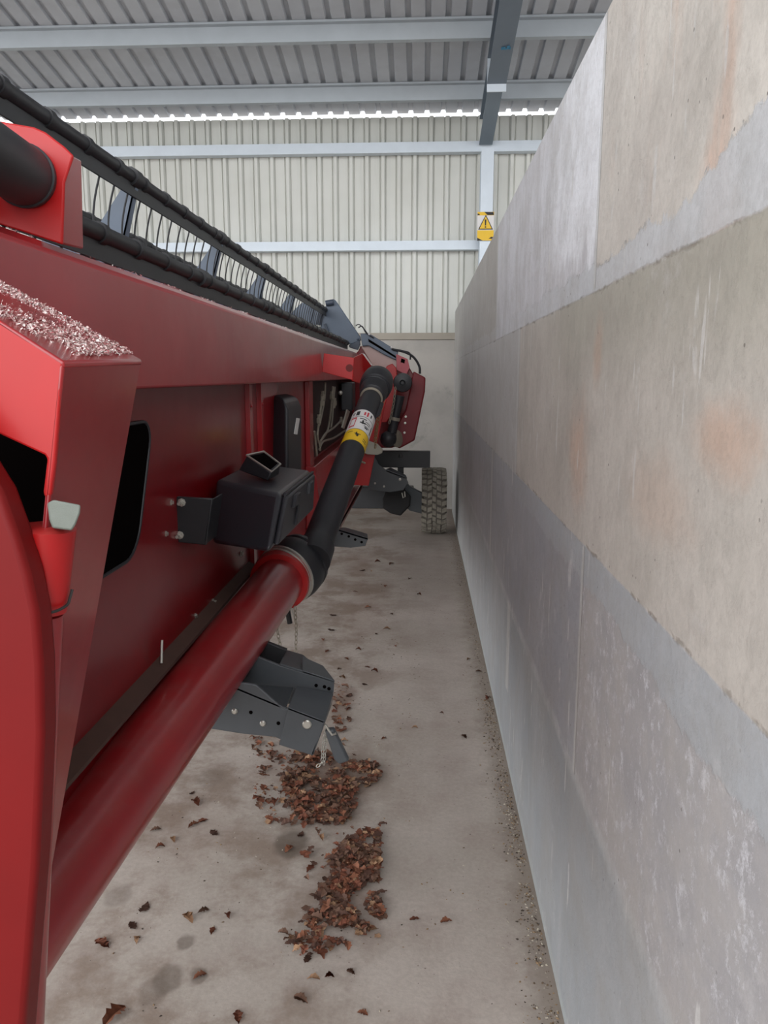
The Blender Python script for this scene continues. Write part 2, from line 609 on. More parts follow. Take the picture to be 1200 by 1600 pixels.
def purlin(y, label, mat):
    zr = roof_z(y) - .002
    mb = MB()
    t = .012
    # Z section, open side away from the door
    mb.prism([(-14, y, zr - .16), (-14, y + t, zr - .16), (-14, y + t, zr), (-14, y, zr)], (22, 0, 0))
    mb.prism([(-14, y + t, zr - .16), (-14, y + .07, zr - .16), (-14, y + .07, zr - .16 + t), (-14, y + t, zr - .16 + t)], (22, 0, 0))
    mb.prism([(-14, y - .06, zr - t - .0), (-14, y, zr - t), (-14, y, zr), (-14, y - .06, zr + .008)], (22, 0, 0))
    o = build('roof_purlin', mb, mat, smooth=False)
    return struct(o, label, 'roof beam')


purlin(9.12, 'grey steel roof beam nearest the back wall', M['galv_dim'])
purlin(8.05, 'grey steel roof beam across the top of the photo', M['galv_dim'])
for yy in (6.9, 5.75, 4.6, 3.4, 2.2, 1.0):
    purlin(yy, 'steel roof beam overhead', M['galv_dim'])


def girt(z0, h, label):
    mb = MB()
    t = .01
    y1 = YB + .065
    mb.box(-14, 8, y1 - .12, y1 - .12 + t, z0, z0 + h)
    mb.box(-14, 8, y1 - .12 + t, y1, z0, z0 + t)
    mb.box(-14, 8, y1 - .12 + t, y1, z0 + h - t, z0 + h)
    return struct(build('wall_girt', mb, M['galv'], smooth=False), label, 'wall rail')


girt(P(600, 239, y=9.55).z, .115, 'upper pale steel rail across the back wall sheeting')
girt(P(600, 391, y=9.55).z, .105, 'lower pale steel rail across the back wall sheeting')

# column and rafter
cx0, cx1 = P(749, 380, y=9.4).x, P(770, 300, y=9.4).x
mb = MB()
zt = P(760, 232, y=9.35).z
t = .012
mb.box(cx0, cx1, 9.35, 9.35 + t, 0, zt)
mb.box(cx0, cx1, 9.52, 9.52 + t, 0, zt)
xm = (cx0 + cx1) / 2
mb.box(xm - .006, xm + .006, 9.35 + t, 9.52, 0, zt)
o = build('steel_column', mb, M['galv'], smooth=False)
struct(o, 'pale galvanised steel column carrying the warning sign', 'column')
mb = MB()


def ibeam(mb, y0, y1, x0, x1, drop):
    t = .014
    for (za, zb, xa, xb) in ((drop, drop - t, x0, x1), (.17 + t, .17, x0, x1), (drop - t, .17 + t, (x0 + x1) / 2 - .006, (x0 + x1) / 2 + .006)):
        A = [(xa, y0, roof_z(y0) - za), (xb, y0, roof_z(y0) - za), (xb, y1, roof_z(y1) - za), (xa, y1, roof_z(y1) - za)]
        B = [(xa, y0, roof_z(y0) - zb), (xb, y0, roof_z(y0) - zb), (xb, y1, roof_z(y1) - zb), (xa, y1, roof_z(y1) - zb)]
        mb.hexa(A + B)


y_sp = 8.35
ibeam(mb, y_sp, 9.5, cx0 - .02, cx1 - .01, .46)
mb.mat = 1
ibeam(mb, -1.4, y_sp - .01, cx0 - .03, cx1 + .02, .42)
mb.mat = 2
mb.box(cx0 - .03, cx1 + .02, y_sp - .012, y_sp + .004, roof_z(y_sp) - .49, roof_z(y_sp) - .17)
mb.mat = 3
for k in range(7):
    yy = 7.75 + .02 * random.random()
    mb.box(cx0 + .05 + .012 * k, cx0 + .064 + .012 * k, yy - .04 * random.random() - .01, yy + .03 * random.random() + .01, roof_z(yy) - .4245, roof_z(yy) - .423)
o = build('roof_rafter', mb, [M['rafter'], M['rafter_dark'], M['galv'], M['blue_ink']], smooth=False)
struct(o, 'dark grey steel rafter running under the roof, with a blue paint mark', 'roof beam')

# warning sign on the column
ys = 9.33
q0, q1 = P(745.5, 376, y=ys), P(772, 331, y=ys)
W, Hh = q1.x - q0.x, q1.z - q0.z
sg = thing('warning_sign', ((q0.x + q1.x) / 2, ys, q0.z), 'yellow and white warning triangle sign on the steel column', 'sign')
mb = MB()
mb.box(q0.x, q1.x, ys, ys + .012, q0.z, q1.z)
build('panel', mb, M['white'], sg)
mb = MB()
yf = ys - .003
mb.mat = 0   # yellow lower field
mb.box(q0.x, q1.x, yf, ys - .0005, q0.z + Hh * .0, q0.z + Hh * .36)
mb.box(q0.x, q1.x, yf, ys - .0005, q0.z + Hh * .88, q1.z)
mb.mat = 1   # black tape corners
def tri(pts, y, th=.002):
    mb.prism([(q0.x + a * W, y, q0.z + b * Hh) for a, b in pts], (0, th, 0))
tri([(.0, .0), (.34, .0), (.0, .1)], yf - .0025)
tri([(.7, .06), (.95, .06), (.95, .12), (.85, .13)], yf - .0025)
tri([(.4, 1.0), (.95, .99), (1, .89), (.6, .89)], yf - .0025)
tri([(0, .89), (.14, .89), (.1, .93), (0, .94)], yf - .0025)
tri([(.05, .385), (.95, .385), (.5, .90)], yf - .004, .0035)
mb.mat = 0
tri([(.13, .415), (.87, .415), (.5, .845)], yf - .006, .0018)
mb.mat = 1
tri([(.455, .52), (.525, .52), (.54, .73), (.44, .73)], yf - .008, .0018)
tri([(.45, .445), (.53, .445), (.53, .495), (.45, .495)], yf - .008, .0018)
build('warning_triangle', mb, [M['yellow'], M['ink']], sg, smooth=False, label='black edged yellow triangle with exclamation mark')

# ================================================================== THE HEADER
HD = thing('harvester_header', (-.95, 4.5, .0), 'long red grain harvester header with black reel, parked beside the concrete wall', 'harvester header')
XB, XP = -.64, -.72
BZ0, BZ1 = 1.622, 1.882
# main beam
mb = MB()
mb.prism([(XB, 1.1, BZ0), (XB, 1.1, BZ1 - .02), (XB - .02, 1.1, BZ1), (XB - .2, 1.1, BZ1), (XB - .22, 1.1, BZ1 - .02), (XB - .22, 1.1, BZ0)], (0, 6.65, 0))
beam = build('main_beam', mb, M['red'], HD, bevel=.006)
# back sheet with its ribs
mb = MB()
mb.box(XP - .01, XP, .9, 7.94, .68, BZ0)
sheet = build('back_sheet', mb, M['red_deep'], HD, smooth=False)
mb = MB()
for (y0, y1, d) in ((3.12, 3.17, .02), (3.34, 3.38, .022)):
    mb.box(XP, XP + d, y0, y1, .75, BZ0 - .001)
mb.box(XP, XP + .012, 3.42, 3.76, .75, BZ0 - .001)
for yy in (3.14, 3.36):
    for zz in (1.53, 1.2, .95):
        mb.bolt((XP + .021, yy, zz), (1, 0, 0), .007, .006)
build('sheet_rib', mb, M['red'], HD, bevel=.003)
# lower rail
mb = MB()
mb.box(-.74, -.6, 4.75, 8.0, .525, .6)
build('lower_rail', mb, M['red'], HD, bevel=.006)
mb = MB()
mb.prism([(XP, 1.0, .85), (XP, 1.0, .888), (XP + .036, 1.0, .868), (XP + .036, 1.0, .858)], (0, 2.1, 0))
build('dusty_fillet', mb, simple('dusty_red', sr(78, 54, 46), .85, 0, .2, 14), HD, label='dust covered ledge at the foot of the back sheet')
# slot as a black plate painting its shade, with dark rim
ys0, ys1 = 1.68, 2.02
zs0, zs1 = 1.205, 1.535


def rrect(y0, y1, z0, z1, r, x, n=6):
    pts = []
    for (cy, cz, a0) in ((y1 - r, z1 - r, 0), (y0 + r, z1 - r, 90), (y0 + r, z0 + r, 180), (y1 - r, z0 + r, 270)):
        for k in range(n + 1):
            a = radians(a0 + 90 * k / n)
            zz = cz + r * sin(a)
            pts.append((x, cy + r * cos(a) - (z1 - zz) * .5, zz))
    return pts


mb = MB()
mb.prism(rrect(ys0, ys1, zs0, zs1, .07, XP), (.004, 0, 0))
slot = build('access_slot', mb, M['hollow_shade'], HD, smooth=False, label='black rounded plate painting the shade of an opening in the back sheet')
mb = MB()
rim = rrect(ys0, ys1, zs0, zs1, .07, XP + .003)
mb.tube(rim + [rim[0]], .005, 6, False)
build('slot_rim', mb, M['black'], slot)
# little fasteners on the lower sheet
mb = MB()
mb.tube([P(252, 1036, x=XP + .02), P(253, 1000, x=XP + .02)], .004, 8)
build('stud', mb, M['zinc'], HD)
for (a, b, r_) in ((332, 942, .011), (305, 962, .006), (376, 865, .008), (267, 785, .006), (259, 834, .006)):
    build('fastener', MB().bolt(P(a, b, x=XP), (1, 0, 0), r_, r_ * 1.2), M['zinc'], HD)

# ---- lower tube with clamp ring and boot
ta = Vector((.089, 1, .093)).normalized()
t_end = P(441, 903, y=3.0)
t_start = t_end - ta * 1.95
mb = MB()
L = (t_end - t_start).length
mb.lathe(t_start, ta, [(0, .098), (L - .05, .098), (L - .045, .104), (L, .106)], 48)
ltube = build('lower_tube', mb, M['red'], HD)
mb = MB()
mb.lathe(t_end - ta * .055, ta, [(0, .104), (.002, .119), (.05, .123), (.058, .118)], 40)
build('tube_flange', mb, M['red_lit'], ltube)
ring_ax = Vector((.45, 1, .28)).normalized()
mb = MB()
mb.lathe(t_end + ta * .005, ring_ax, [(0, .118), (.003, .126), (.012, .127), (.015, .122), (.02, .122), (.023, .129), (.034, .129), (.037, .12)], 40)
build('clamp_ring', mb, M['zinc'], ltube)
# ---- drive shaft
s0 = P(492, 862, y=3.12)
s1 = P(589, 598, y=4.75)
sa = (s1 - s0).normalized()
SL = (s1 - s0).length
mb = MB()
mb.lathe(t_end + ring_ax * .03, ring_ax, [(0, .124), (.012, .131), (.05, .134), (.09, .13), (.1, .122), (.108, .128), (.13, .123), (.15, .108), (.16, .09)], 40)
boot_low = None
shaft_mb = MB()
shaft_mb.lathe(s0 - sa * .06, sa, [(0, .078), (.1, .076), (.12, .066), (.2, .066), (SL - .25, .066), (SL - .24, .058), (SL - .02, .058)], 36)
shaft = build('drive_shaft', shaft_mb, M['black'], HD, label='black plastic guarded drive shaft')
build('lower_boot', mb, M['black'], shaft)
mb = MB()
mb.lathe(s1 - sa * .21, sa, [(0, .058), (.01, .075), (.05, .078), (.08, .085), (.1, .083), (.108, .09), (.12, .088), (.128, .095), (.19, .1), (.25, .095), (.28, .075), (.3, .03)], 36)
build('upper_boot', mb, M['black'], shaft)
mb = MB()   # yoke bits that show inside the upper guard
mb.lathe(s1 - sa * .235, sa, [(0, .06), (.004, .068), (.012, .068), (.016, .06)], 30)
mb.ball(s1 - sa * .2 + RGT * .045 - UPV * .05, .012)
mb.ball(s1 - sa * .14 - RGT * .03 - Vector((0, .09, 0)), .008)
build('lock_collar', mb, M['zinc_dull'], shaft)
mb = MB()
side = RGT.cross(sa)
mb.prism([s1 - sa * .52 + RGT * .058 + Vector((0, -.03, 0)), s1 - sa * .46 + RGT * .085 + Vector((0, -.03, 0)), s1 - sa * .3 + RGT * .085 + Vector((0, -.03, 0)), s1 - sa * .27 + RGT * .06 + Vector((0, -.03, 0))], (0, .03, 0))
build('guard_catch', mb, M['black'], shaft, bevel=.006)
# stickers
tocam = Vector((0, 0, CAM_H)) - s0
def on_shaft(px, py):
    best = min((k / 400 * SL for k in range(401)), key=lambda t: abs((lambda v: (800 - F_PX * v.dot(UPV) / v.dot(FWD)) - py)(s0 + sa * t - Vector((0, 0, CAM_H)))))
    return best
tw0, ty0, ty1 = on_shaft(0, 657), on_shaft(0, 687), on_shaft(0, 705)
R = .0668
mb = MB()
mb.patch(s0, sa, tocam, R, ty0, tw0, -1.9, 1.9, 30)
mb.mat = 1
mb.patch(s0, sa, tocam, R + .0004, ty0 + (tw0 - ty0) * .62, ty0 + (tw0 - ty0) * .64, -1.7, 1.7, 20)
for (a, b, c_, d, m) in ((.68, .9, -.75, -.45, 1), (.72, .88, -.1, .05, 3), (.7, .92, .15, .3, 3), (.75, .9, .5, .62, 1), (.1, .58, -1.05, -.55, 3), (.16, .5, -.98, -.62, 0), (.3, .36, -.2, .3, 1), (.28, .46, -.05, .1, 1),
                      (.42, .45, .2, .75, 1), (.34, .37, .2, .7, 1), (.22, .25, .2, .75, 1), (.14, .2, .3, .6, 1), (.1, .5, .95, 1.05, 1), (.5, .54, -.3, .3, 1), (.74, .78, -1.1, -.85, 1), (.82, .86, -1.1, -.85, 1)):
    mb.mat = m
    mb.patch(s0, sa, tocam, R + .0006 + .0003 * (m == 0), ty0 + (tw0 - ty0) * a, ty0 + (tw0 - ty0) * b, c_, d, 4)
build('white_sticker', mb, [M['white'], M['ink'], M['yellow'], M['red_ink']], shaft, recalc=True, label='white warning sticker with red and black print')
mb = MB()
mb.patch(s0, sa, tocam, R, ty1, ty0 - .004, -1.9, 1.9, 30)
for (a, b, c_, d) in ((.35, .55, -.1, .05), (.45, .7, -.2, -.1), (.55, .6, -.3, .2), (.25, .3, .5, .9), (.4, .45, .5, .9), (.7, .74, -.9, -.5)):
    mb.mat = 1
    mb.patch(s0, sa, tocam, R + .0006, ty1 + (ty0 - ty1) * a, ty1 + (ty0 - ty1) * b, c_, d, 4)
build('yellow_sticker', mb, [M['yellow'], M['ink']], shaft, label='yellow warning sticker with black print')

# ---- toolbox
mb = MB()
A = [P(332, 851, x=XP + .03), P(421, 865, x=-.44), P(484, 801, x=-.44), Vector((XP + .03, 3.02, 1.1))]
B = [P(337, 749, x=XP + .03), P(440, 772, x=-.44), P(487, 735, x=-.44), Vector((XP + .03, 3.05, 1.31))]
mb.hexa(A + B)
tb = build('toolbox', mb, M['box_black'], HD, bevel=.018, segs=4, label='black plastic toolbox fixed to the header back')
# lid seam, latches, ribs on the right-hand face
def onface(a, b):   # a along the face 0..1, b up 0..1
    lo_ = A[1].lerp(A[2], a); hi_ = B[1].lerp(B[2], a)
    return lo_.lerp(hi_, b)
mb = MB()
mb.hexa([onface(.04, .1) + Vector((0, 0, 0)), onface(.96, .1), onface(.96, .1) + Vector((.018, 0, 0)), onface(.04, .1) + Vector((.018, 0, 0)), onface(.04, .93), onface(.96, .93), onface(.96, .93) + Vector((.018, 0, 0)), onface(.04, .93) + Vector((.018, 0, 0))])
lid = build('lid', mb, M['box_black'], tb, bevel=.007)
mb = MB()
for a0 in (.22, .68):
    p0, p1, p2, p3 = onface(a0, .62), onface(a0 + .12, .62), onface(a0 + .12, .86), onface(a0, .86)
    mb.prism([p + Vector((.0, 0, 0)) for p in (p0, p1, p2, p3)], (.03, 0, 0))
mb.prism([onface(.36, .2), onface(.4, .2), onface(.4, .62), onface(.36, .62)], (.026, 0, 0))
mb.prism([onface(.05, .93), onface(.97, .93), onface(.97, 1.0), onface(.05, 1.0)], (.012, 0, 0))
build('latch', mb, M['black'], lid, bevel=.003)
# lamp-like frame on the lid
mb = MB()
y0 = 2.62
hb = [P(385, 712, y=2.62), P(412, 706, y=2.72), P(438, 726, y=2.68), P(424, 738, y=2.56)]
base = [Vector((p.x, p.y, 1.29)) for p in hb]
lowb = [P(372, 735, y=2.66), P(405, 722, y=2.78), P(436, 742, y=2.70), P(418, 752, y=2.57)]
mb.loft(lowb, hb)
frm = build('lid_handle', mb, M['black'], tb, bevel=.006)
mb = MB()
n_ = (hb[1] - hb[0]).cross(hb[3] - hb[0]).normalized()
if n_.z < 0: n_ = -n_
cc = sum(hb, Vector()) / 4
out = [p + n_ * .002 for p in hb]
mb.tube(out + [out[0], out[1]], .0035, 6, False)
build('handle_rim', mb, M['zinc'], frm, label='bright metal rim of the handle recess')
mb = MB()
mb.prism([cc + (p - cc) * .8 + n_ * .001 for p in hb], n_ * .002)
build('handle_recess', mb, M['hollow_shade'], frm, smooth=False)
# toolbox bracket
mb = MB()
mb.prism(PL([(276, 776), (332, 779), (322, 852), (263, 846)], y=2.2), (0, .012, 0))
mb.prism(PL([(328, 781), (332, 780), (322, 851), (318, 850)], y=2.2), (0, .12, 0))
bk = build('toolbox_bracket', mb, M['blacksteel'], HD, bevel=.003)
for (a, b) in ((284, 785), (281, 836)):
    q = P(a, b, y=2.2)
    mb = MB()
    mb.lathe(q, (0, -1, 0), [(0, .0125), (.003, .0125), (.0035, .009), (.012, .009), (.0125, .0055), (.03, .005)], 8)
    build('bolt', mb, M['zinc'], bk)

# ---- black tall document holder
mb = MB()
y0, y1 = 3.60, 4.02
z0, z1 = 1.15, 1.545
sec = [(XP, y0, z0), (-.625, y0 - .06, z0), (-.625, y0 - .02, z1 - .05), (-.65, y0, z1), (XP, y0 + .1, z1 + .02)]
sec2 = [(XP, y1, z0), (-.625, y1 - .06, z0), (-.625, y1 - .02, z1 - .05), (-.65, y1 - .0, z1), (XP, y1, z1 + .02)]
mb.loft(sec, sec2)
dh = build('document_holder', mb, M['black'], HD, bevel=.02, segs=3, label='tall black document holder on the back sheet')
q = [P(459, 678, x=-.6225), P(464, 679, x=-.6225), P(468, 654, x=-.6225), P(463, 653, x=-.6225)]
mb = MB()
mb.prism(q, (.002, 0, 0))
build('small_label', mb, M['white'], dh, smooth=False)

# ---- bay as a dark plate painting its shade, with hydraulic pipes
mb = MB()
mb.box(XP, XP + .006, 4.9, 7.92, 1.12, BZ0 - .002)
bay = build('pipe_bay', mb, simple('bay_shade', sr(44, 26, 24), .7, 0, .3, 8), HD, smooth=False, label='dark plate painting the shaded recess behind the steel pipes')
mb = MB()
mb.box(XP, XP + .03, 4.72, 4.88, .75, BZ0 - .002)
build('bay_post', mb, M['red'], HD, bevel=.004)
xp = XP + .05
pipes = [[(503, 620), (499, 655), (496, 680), (498, 692)], [(520, 604), (517, 640), (512, 672), (500, 690)], [(523, 605), (521, 625), (519, 655), (517, 668)], [(534, 656), (522, 668), (508, 678), (499, 694)],
         [(540, 672), (522, 684), (505, 690), (499, 702)], [(491, 674), (493, 690), (495, 712)], [(508, 598), (507, 622), (503, 645), (499, 664)], [(499, 690), (500, 704)]]
for pth in pipes:
    pts = PL(pth, x=xp)
    sm = []
    for i in range(len(pts) - 1):
        for k in range(4):
            t = k / 4
            p0 = pts[max(i - 1, 0)]; p1 = pts[i]; p2 = pts[i + 1]; p3 = pts[min(i + 2, len(pts) - 1)]
            sm.append(.5 * ((2 * p1) + (-p0 + p2) * t + (2 * p0 - 5 * p1 + 4 * p2 - p3) * t * t + (-p0 + 3 * p1 - 3 * p2 + p3) * t ** 3))
    sm.append(pts[-1])
    build('hydraulic_pipe', MB().tube(sm, .0075, 8), M['zinc_dull'], bay)
for (a, b) in ((503, 628), (518, 618), (523, 628), (498, 655), (533, 657), (521, 632), (504, 618)):
    p = P(a, b, x=xp)
    mb = MB()
    mb.lathe(p - Vector((0, 0, .03)), (0, .1, 1), [(0, .011), (.005, .016), (.035, .016), (.04, .011), (.06, .011)], 6)
    build('pipe_fitting', mb, M['zinc_dull'], bay)
mb = MB()
mb.box(XP + .03, XP + .13, 6.55, 6.85, 1.36, 1.60)
build('valve_block', mb, M['black'], HD, bevel=.012)
build('valve_knob', MB().ball(P(532, 614, x=xp + .09), .016), M['zinc'], HD)
mb = MB()
mb.prism([P(541, 640, x=-.57), P(545, 643, x=-.57), P(536, 670, x=-.57), P(533, 668, x=-.57)], (.01, 0, 0))
build('pipe_clip', mb, M['pale_plate'], HD)

# ---- red bracket near the beam end, standing out towards the wall
yb_ = 4.97
mb = MB()
mb.prism(PL([(506, 552), (553, 559), (551, 594), (503, 581)], y=yb_), (0, .01, 0))
br = build('end_bracket', mb, M['red_lit'], HD, bevel=.003, label='red bracket with a round hole at the end of the beam')
mb = MB()
pc = P(546, 575, y=yb_)
mb.lathe(pc, (0, -1, 0), [(-.004, .024), (.0015, .024)], 24)
build('bracket_hole', mb, simple('hole_red', sr(110, 18, 14), .6), br, label='round hole in the red bracket')
mb = MB()
fa = [P(553, 559, y=yb_), P(566, 552, y=yb_ + .25), P(580, 571, y=yb_ + .25), P(572, 602, y=yb_ + .25), P(551, 595, y=yb_)]
mb.prism(fa, (-.008, .008, 0))
build('bracket_flange', mb, M['red_lit'], br, bevel=.002)
mb = MB()
mb.prism([P(566, 552, y=yb_ + .25), P(580, 571, y=yb_ + .25), P(578, 575, y=yb_ + .25), P(563, 556, y=yb_ + .25)], (.004, .16, 0))
build('bracket_lip', mb, M['red'], br)

# ---- the red plate behind the shaft, grey blade, pins
yp = 6.0
mb = MB()
mb.prism(PL([(566, 640), (606, 618), (600, 640), (590, 690), (576, 759), (525, 757), (545, 700)], y=yp), (0, .03, 0))
sp = build('shaft_plate', mb, M['red_lit'], HD, bevel=.004)
mb = MB()
mb.prism(PL([(556, 684), (572, 687), (590, 694), (598, 702), (597, 708), (590, 711), (574, 710), (560, 704), (554, 696)], y=yp - .06), (0, .02, 0))
build('shaft_rest', mb, M['pale_plate'], sp, bevel=.004, label='pale rounded plate that holds the shaft')
mb = MB()
mb.tube(PL([(546, 713), (571, 724)], y=yp - .05), .008, 8)
build('rest_pin', mb, M['zinc_dull'], sp)
build('chain', MB().chain(PL([(600, 625), (594, 645), (590, 665), (586, 700)], y=yp - .08), .034, .0028), M['brass'], sp)
build('chain', MB().chain(PL([(597, 633), (590, 650), (585, 690)], y=yp - .07), .034, .0028), M['brass'], sp)
# sloping wall between lower rail and sheet (red lower sheet seen right of the shaft)
mb = MB()
mb.loft([(-.6, 4.7, .55), (-.6, 4.7, .58), (-.66, 4.7, 1.1), (XP, 4.7, 1.1), (XP, 4.7, .55)], [(-.6, 7.9, .55), (-.6, 7.9, .58), (-.66, 7.9, 1.1), (XP, 7.9, 1.1), (XP, 7.9, .55)])
build('lower_sheet', mb, M['red'], HD, bevel=.004)

# ---- end of the header
ye = 7.95
mb = MB()
mb.prism(PL([(563, 540), (620, 566), (640, 575), (655, 600), (640, 690), (612, 700), (580, 700), (535, 690), (535, 575), (560, 548)], y=ye), (0, .05, 0))
endp = build('end_sheet', mb, M['red_deep'], HD, bevel=.01)
mb = MB()   # sloping red upper cover, pinkish base paints the light on it
mb.loft(PL([(564, 541), (575, 538), (620, 563), (620, 578), (585, 575)], y=ye - .05), PL([(564, 541), (575, 538), (620, 563), (620, 578), (585, 575)], y=ye - .005))
build('upper_cover', mb, simple('lit_red_cover', sr(176, 140, 132), .3, 0, .1, 8, coat=.4), HD, bevel=.004)
mb = MB()
mb.prism(PL([(598, 590), (604, 572), (613, 568), (619, 575), (622, 600), (616, 640), (604, 660), (596, 660)], y=ye - .35), (0, .04, 0))
build('hub_plate', mb, M['red_lit'], HD, bevel=.006)
mb = MB()   # right-hand shield
mb.loft(PL([(646, 580), (665, 590), (664, 612), (648, 688), (624, 701), (606, 690), (618, 668), (634, 640)], y=7.4), PL([(646, 580), (665, 590), (664, 612), (648, 688), (624, 701), (606, 690), (618, 668), (634, 640)], y=7.75))
shd = build('drive_shield', mb, M['red_dark'], HD, bevel=.014, segs=3, label='dark red drive shield at the far end')
for (a, b) in ((633, 661), (632, 676), (634, 651)):
    build('shield_bolt', MB().bolt(P(a, b, y=7.395), (0, -1, 0), .008, .01), M['zinc'], shd)
# second drive with boots
mb = MB()
c1 = P(629, 598, y=7.2)
mb.lathe(c1 + Vector((0, .13, 0)), (0, -1, 0), [(0, .06), (.03, .085), (.07, .09), (.11, .082), (.12, .05)], 28)
mb.mat = 1
mb.lathe(c1, (0, -1, 0), [(0, .04), (.012, .04), (.014, .028), (.004, .02), (-.005, .004)], 20)
hub = build('second_drive_hub', mb, [M['black'], M['blacksteel']], HD)
mb = MB()
mb.tube([P(624, 618, y=7.3), P(619, 645, y=7.3), P(612, 676, y=7.3)], [.05, .042, .045], 16)
mb.mat = 1
mb.lathe(P(618, 652, y=7.3), P(612, 676, y=7.3) - P(619, 645, y=7.3), [(0, .043), (.002, .048), (.03, .048), (.032, .043)], 18)
build('second_drive_shaft', mb, [M['black'], M['zinc_dull']], hub)
mb = MB()
c2 = P(607, 686, y=7.3)
mb.ball(c2, .082)
mb.lathe(c2 + Vector((.05, .05, 0)), (.7, -.5, .1), [(0, .075), (.03, .08)], 24)
mb.mat = 1
mb.lathe(c2 + Vector((.075, .03, 0)), (.7, -.5, .1), [(0, .078), (.005, .084), (.012, .084), (.016, .076)], 24)
build('second_drive_boot', mb, [M['black'], M['zinc_dull']], hub)
build('chain', MB().chain(PL([(618, 605), (615, 630), (611, 650), (608, 662)], y=7.1), .04, .004), M['zinc_dull'], hub)
# lift arm and pivot bracket, hose
mb = MB()
yl = 7.85
mb.prism(PL([(563, 521), (577, 521), (622, 549), (620, 563), (600, 554), (576, 540), (566, 541)], y=yl), (0, .12, 0))
arm = build('reel_lift_arm', mb, M['slate'], HD, bevel=.006)
mb = MB()
mb.prism(PL([(575, 529), (618, 556), (619, 560), (576, 534)], y=yl - .004), (0, .003, 0))
build('arm_slot', mb, M['hollow_shade'], arm, smooth=False)
mb = MB()
mb.prism(PL([(619, 553), (637, 561), (640, 574), (635, 586), (620, 578)], y=yl - .1), (0, .03, 0))
pb = build('pivot_bracket', mb, red_paint('red_dusty', sr(176, 70, 80), .45, .1), HD, bevel=.003)
mb = MB()
mb.prism(PL([(627, 560), (633, 562), (632, 568), (626, 566)], y=yl - .104), (0, .004, 0))
build('bracket_hole', mb, M['hollow_shade'], pb, smooth=False)


def catmull(pts, n=5):
    sm = []
    for i in range(len(pts) - 1):
        for k in range(n):
            t = k / n
            p0 = pts[max(i - 1, 0)]; p1 = pts[i]; p2 = pts[i + 1]; p3 = pts[min(i + 2, len(pts) - 1)]
            sm.append(.5 * ((2 * p1) + (-p0 + p2) * t + (2 * p0 - 5 * p1 + 4 * p2 - p3) * t * t + (-p0 + 3 * p1 - 3 * p2 + p3) * t ** 3))
    return sm + [pts[-1]]


for (pth, r) in (([(614, 546), (632, 550), (646, 558), (655, 572), (656, 584)], .012), ([(612, 545), (628, 548), (640, 552), (641, 562)], .008), ([(560, 512), (566, 510), (572, 520), (584, 528)], .006), ([(556, 509), (561, 507), (568, 513), (574, 521)], .005)):
    build('hose', MB().tube(catmull(PL(pth, y=yl - .02)), r, 8), M['black'], HD)
for (a, b) in ((577, 522), (612, 543)):
    build('hose_clip', MB().ball(P(a, b, y=yl - .03), .012), M['white'], HD)

# ---- fold-down stands: near one
SG = [M['grey_steel'], M['black'], M['zinc'], M['hollow_shade']]


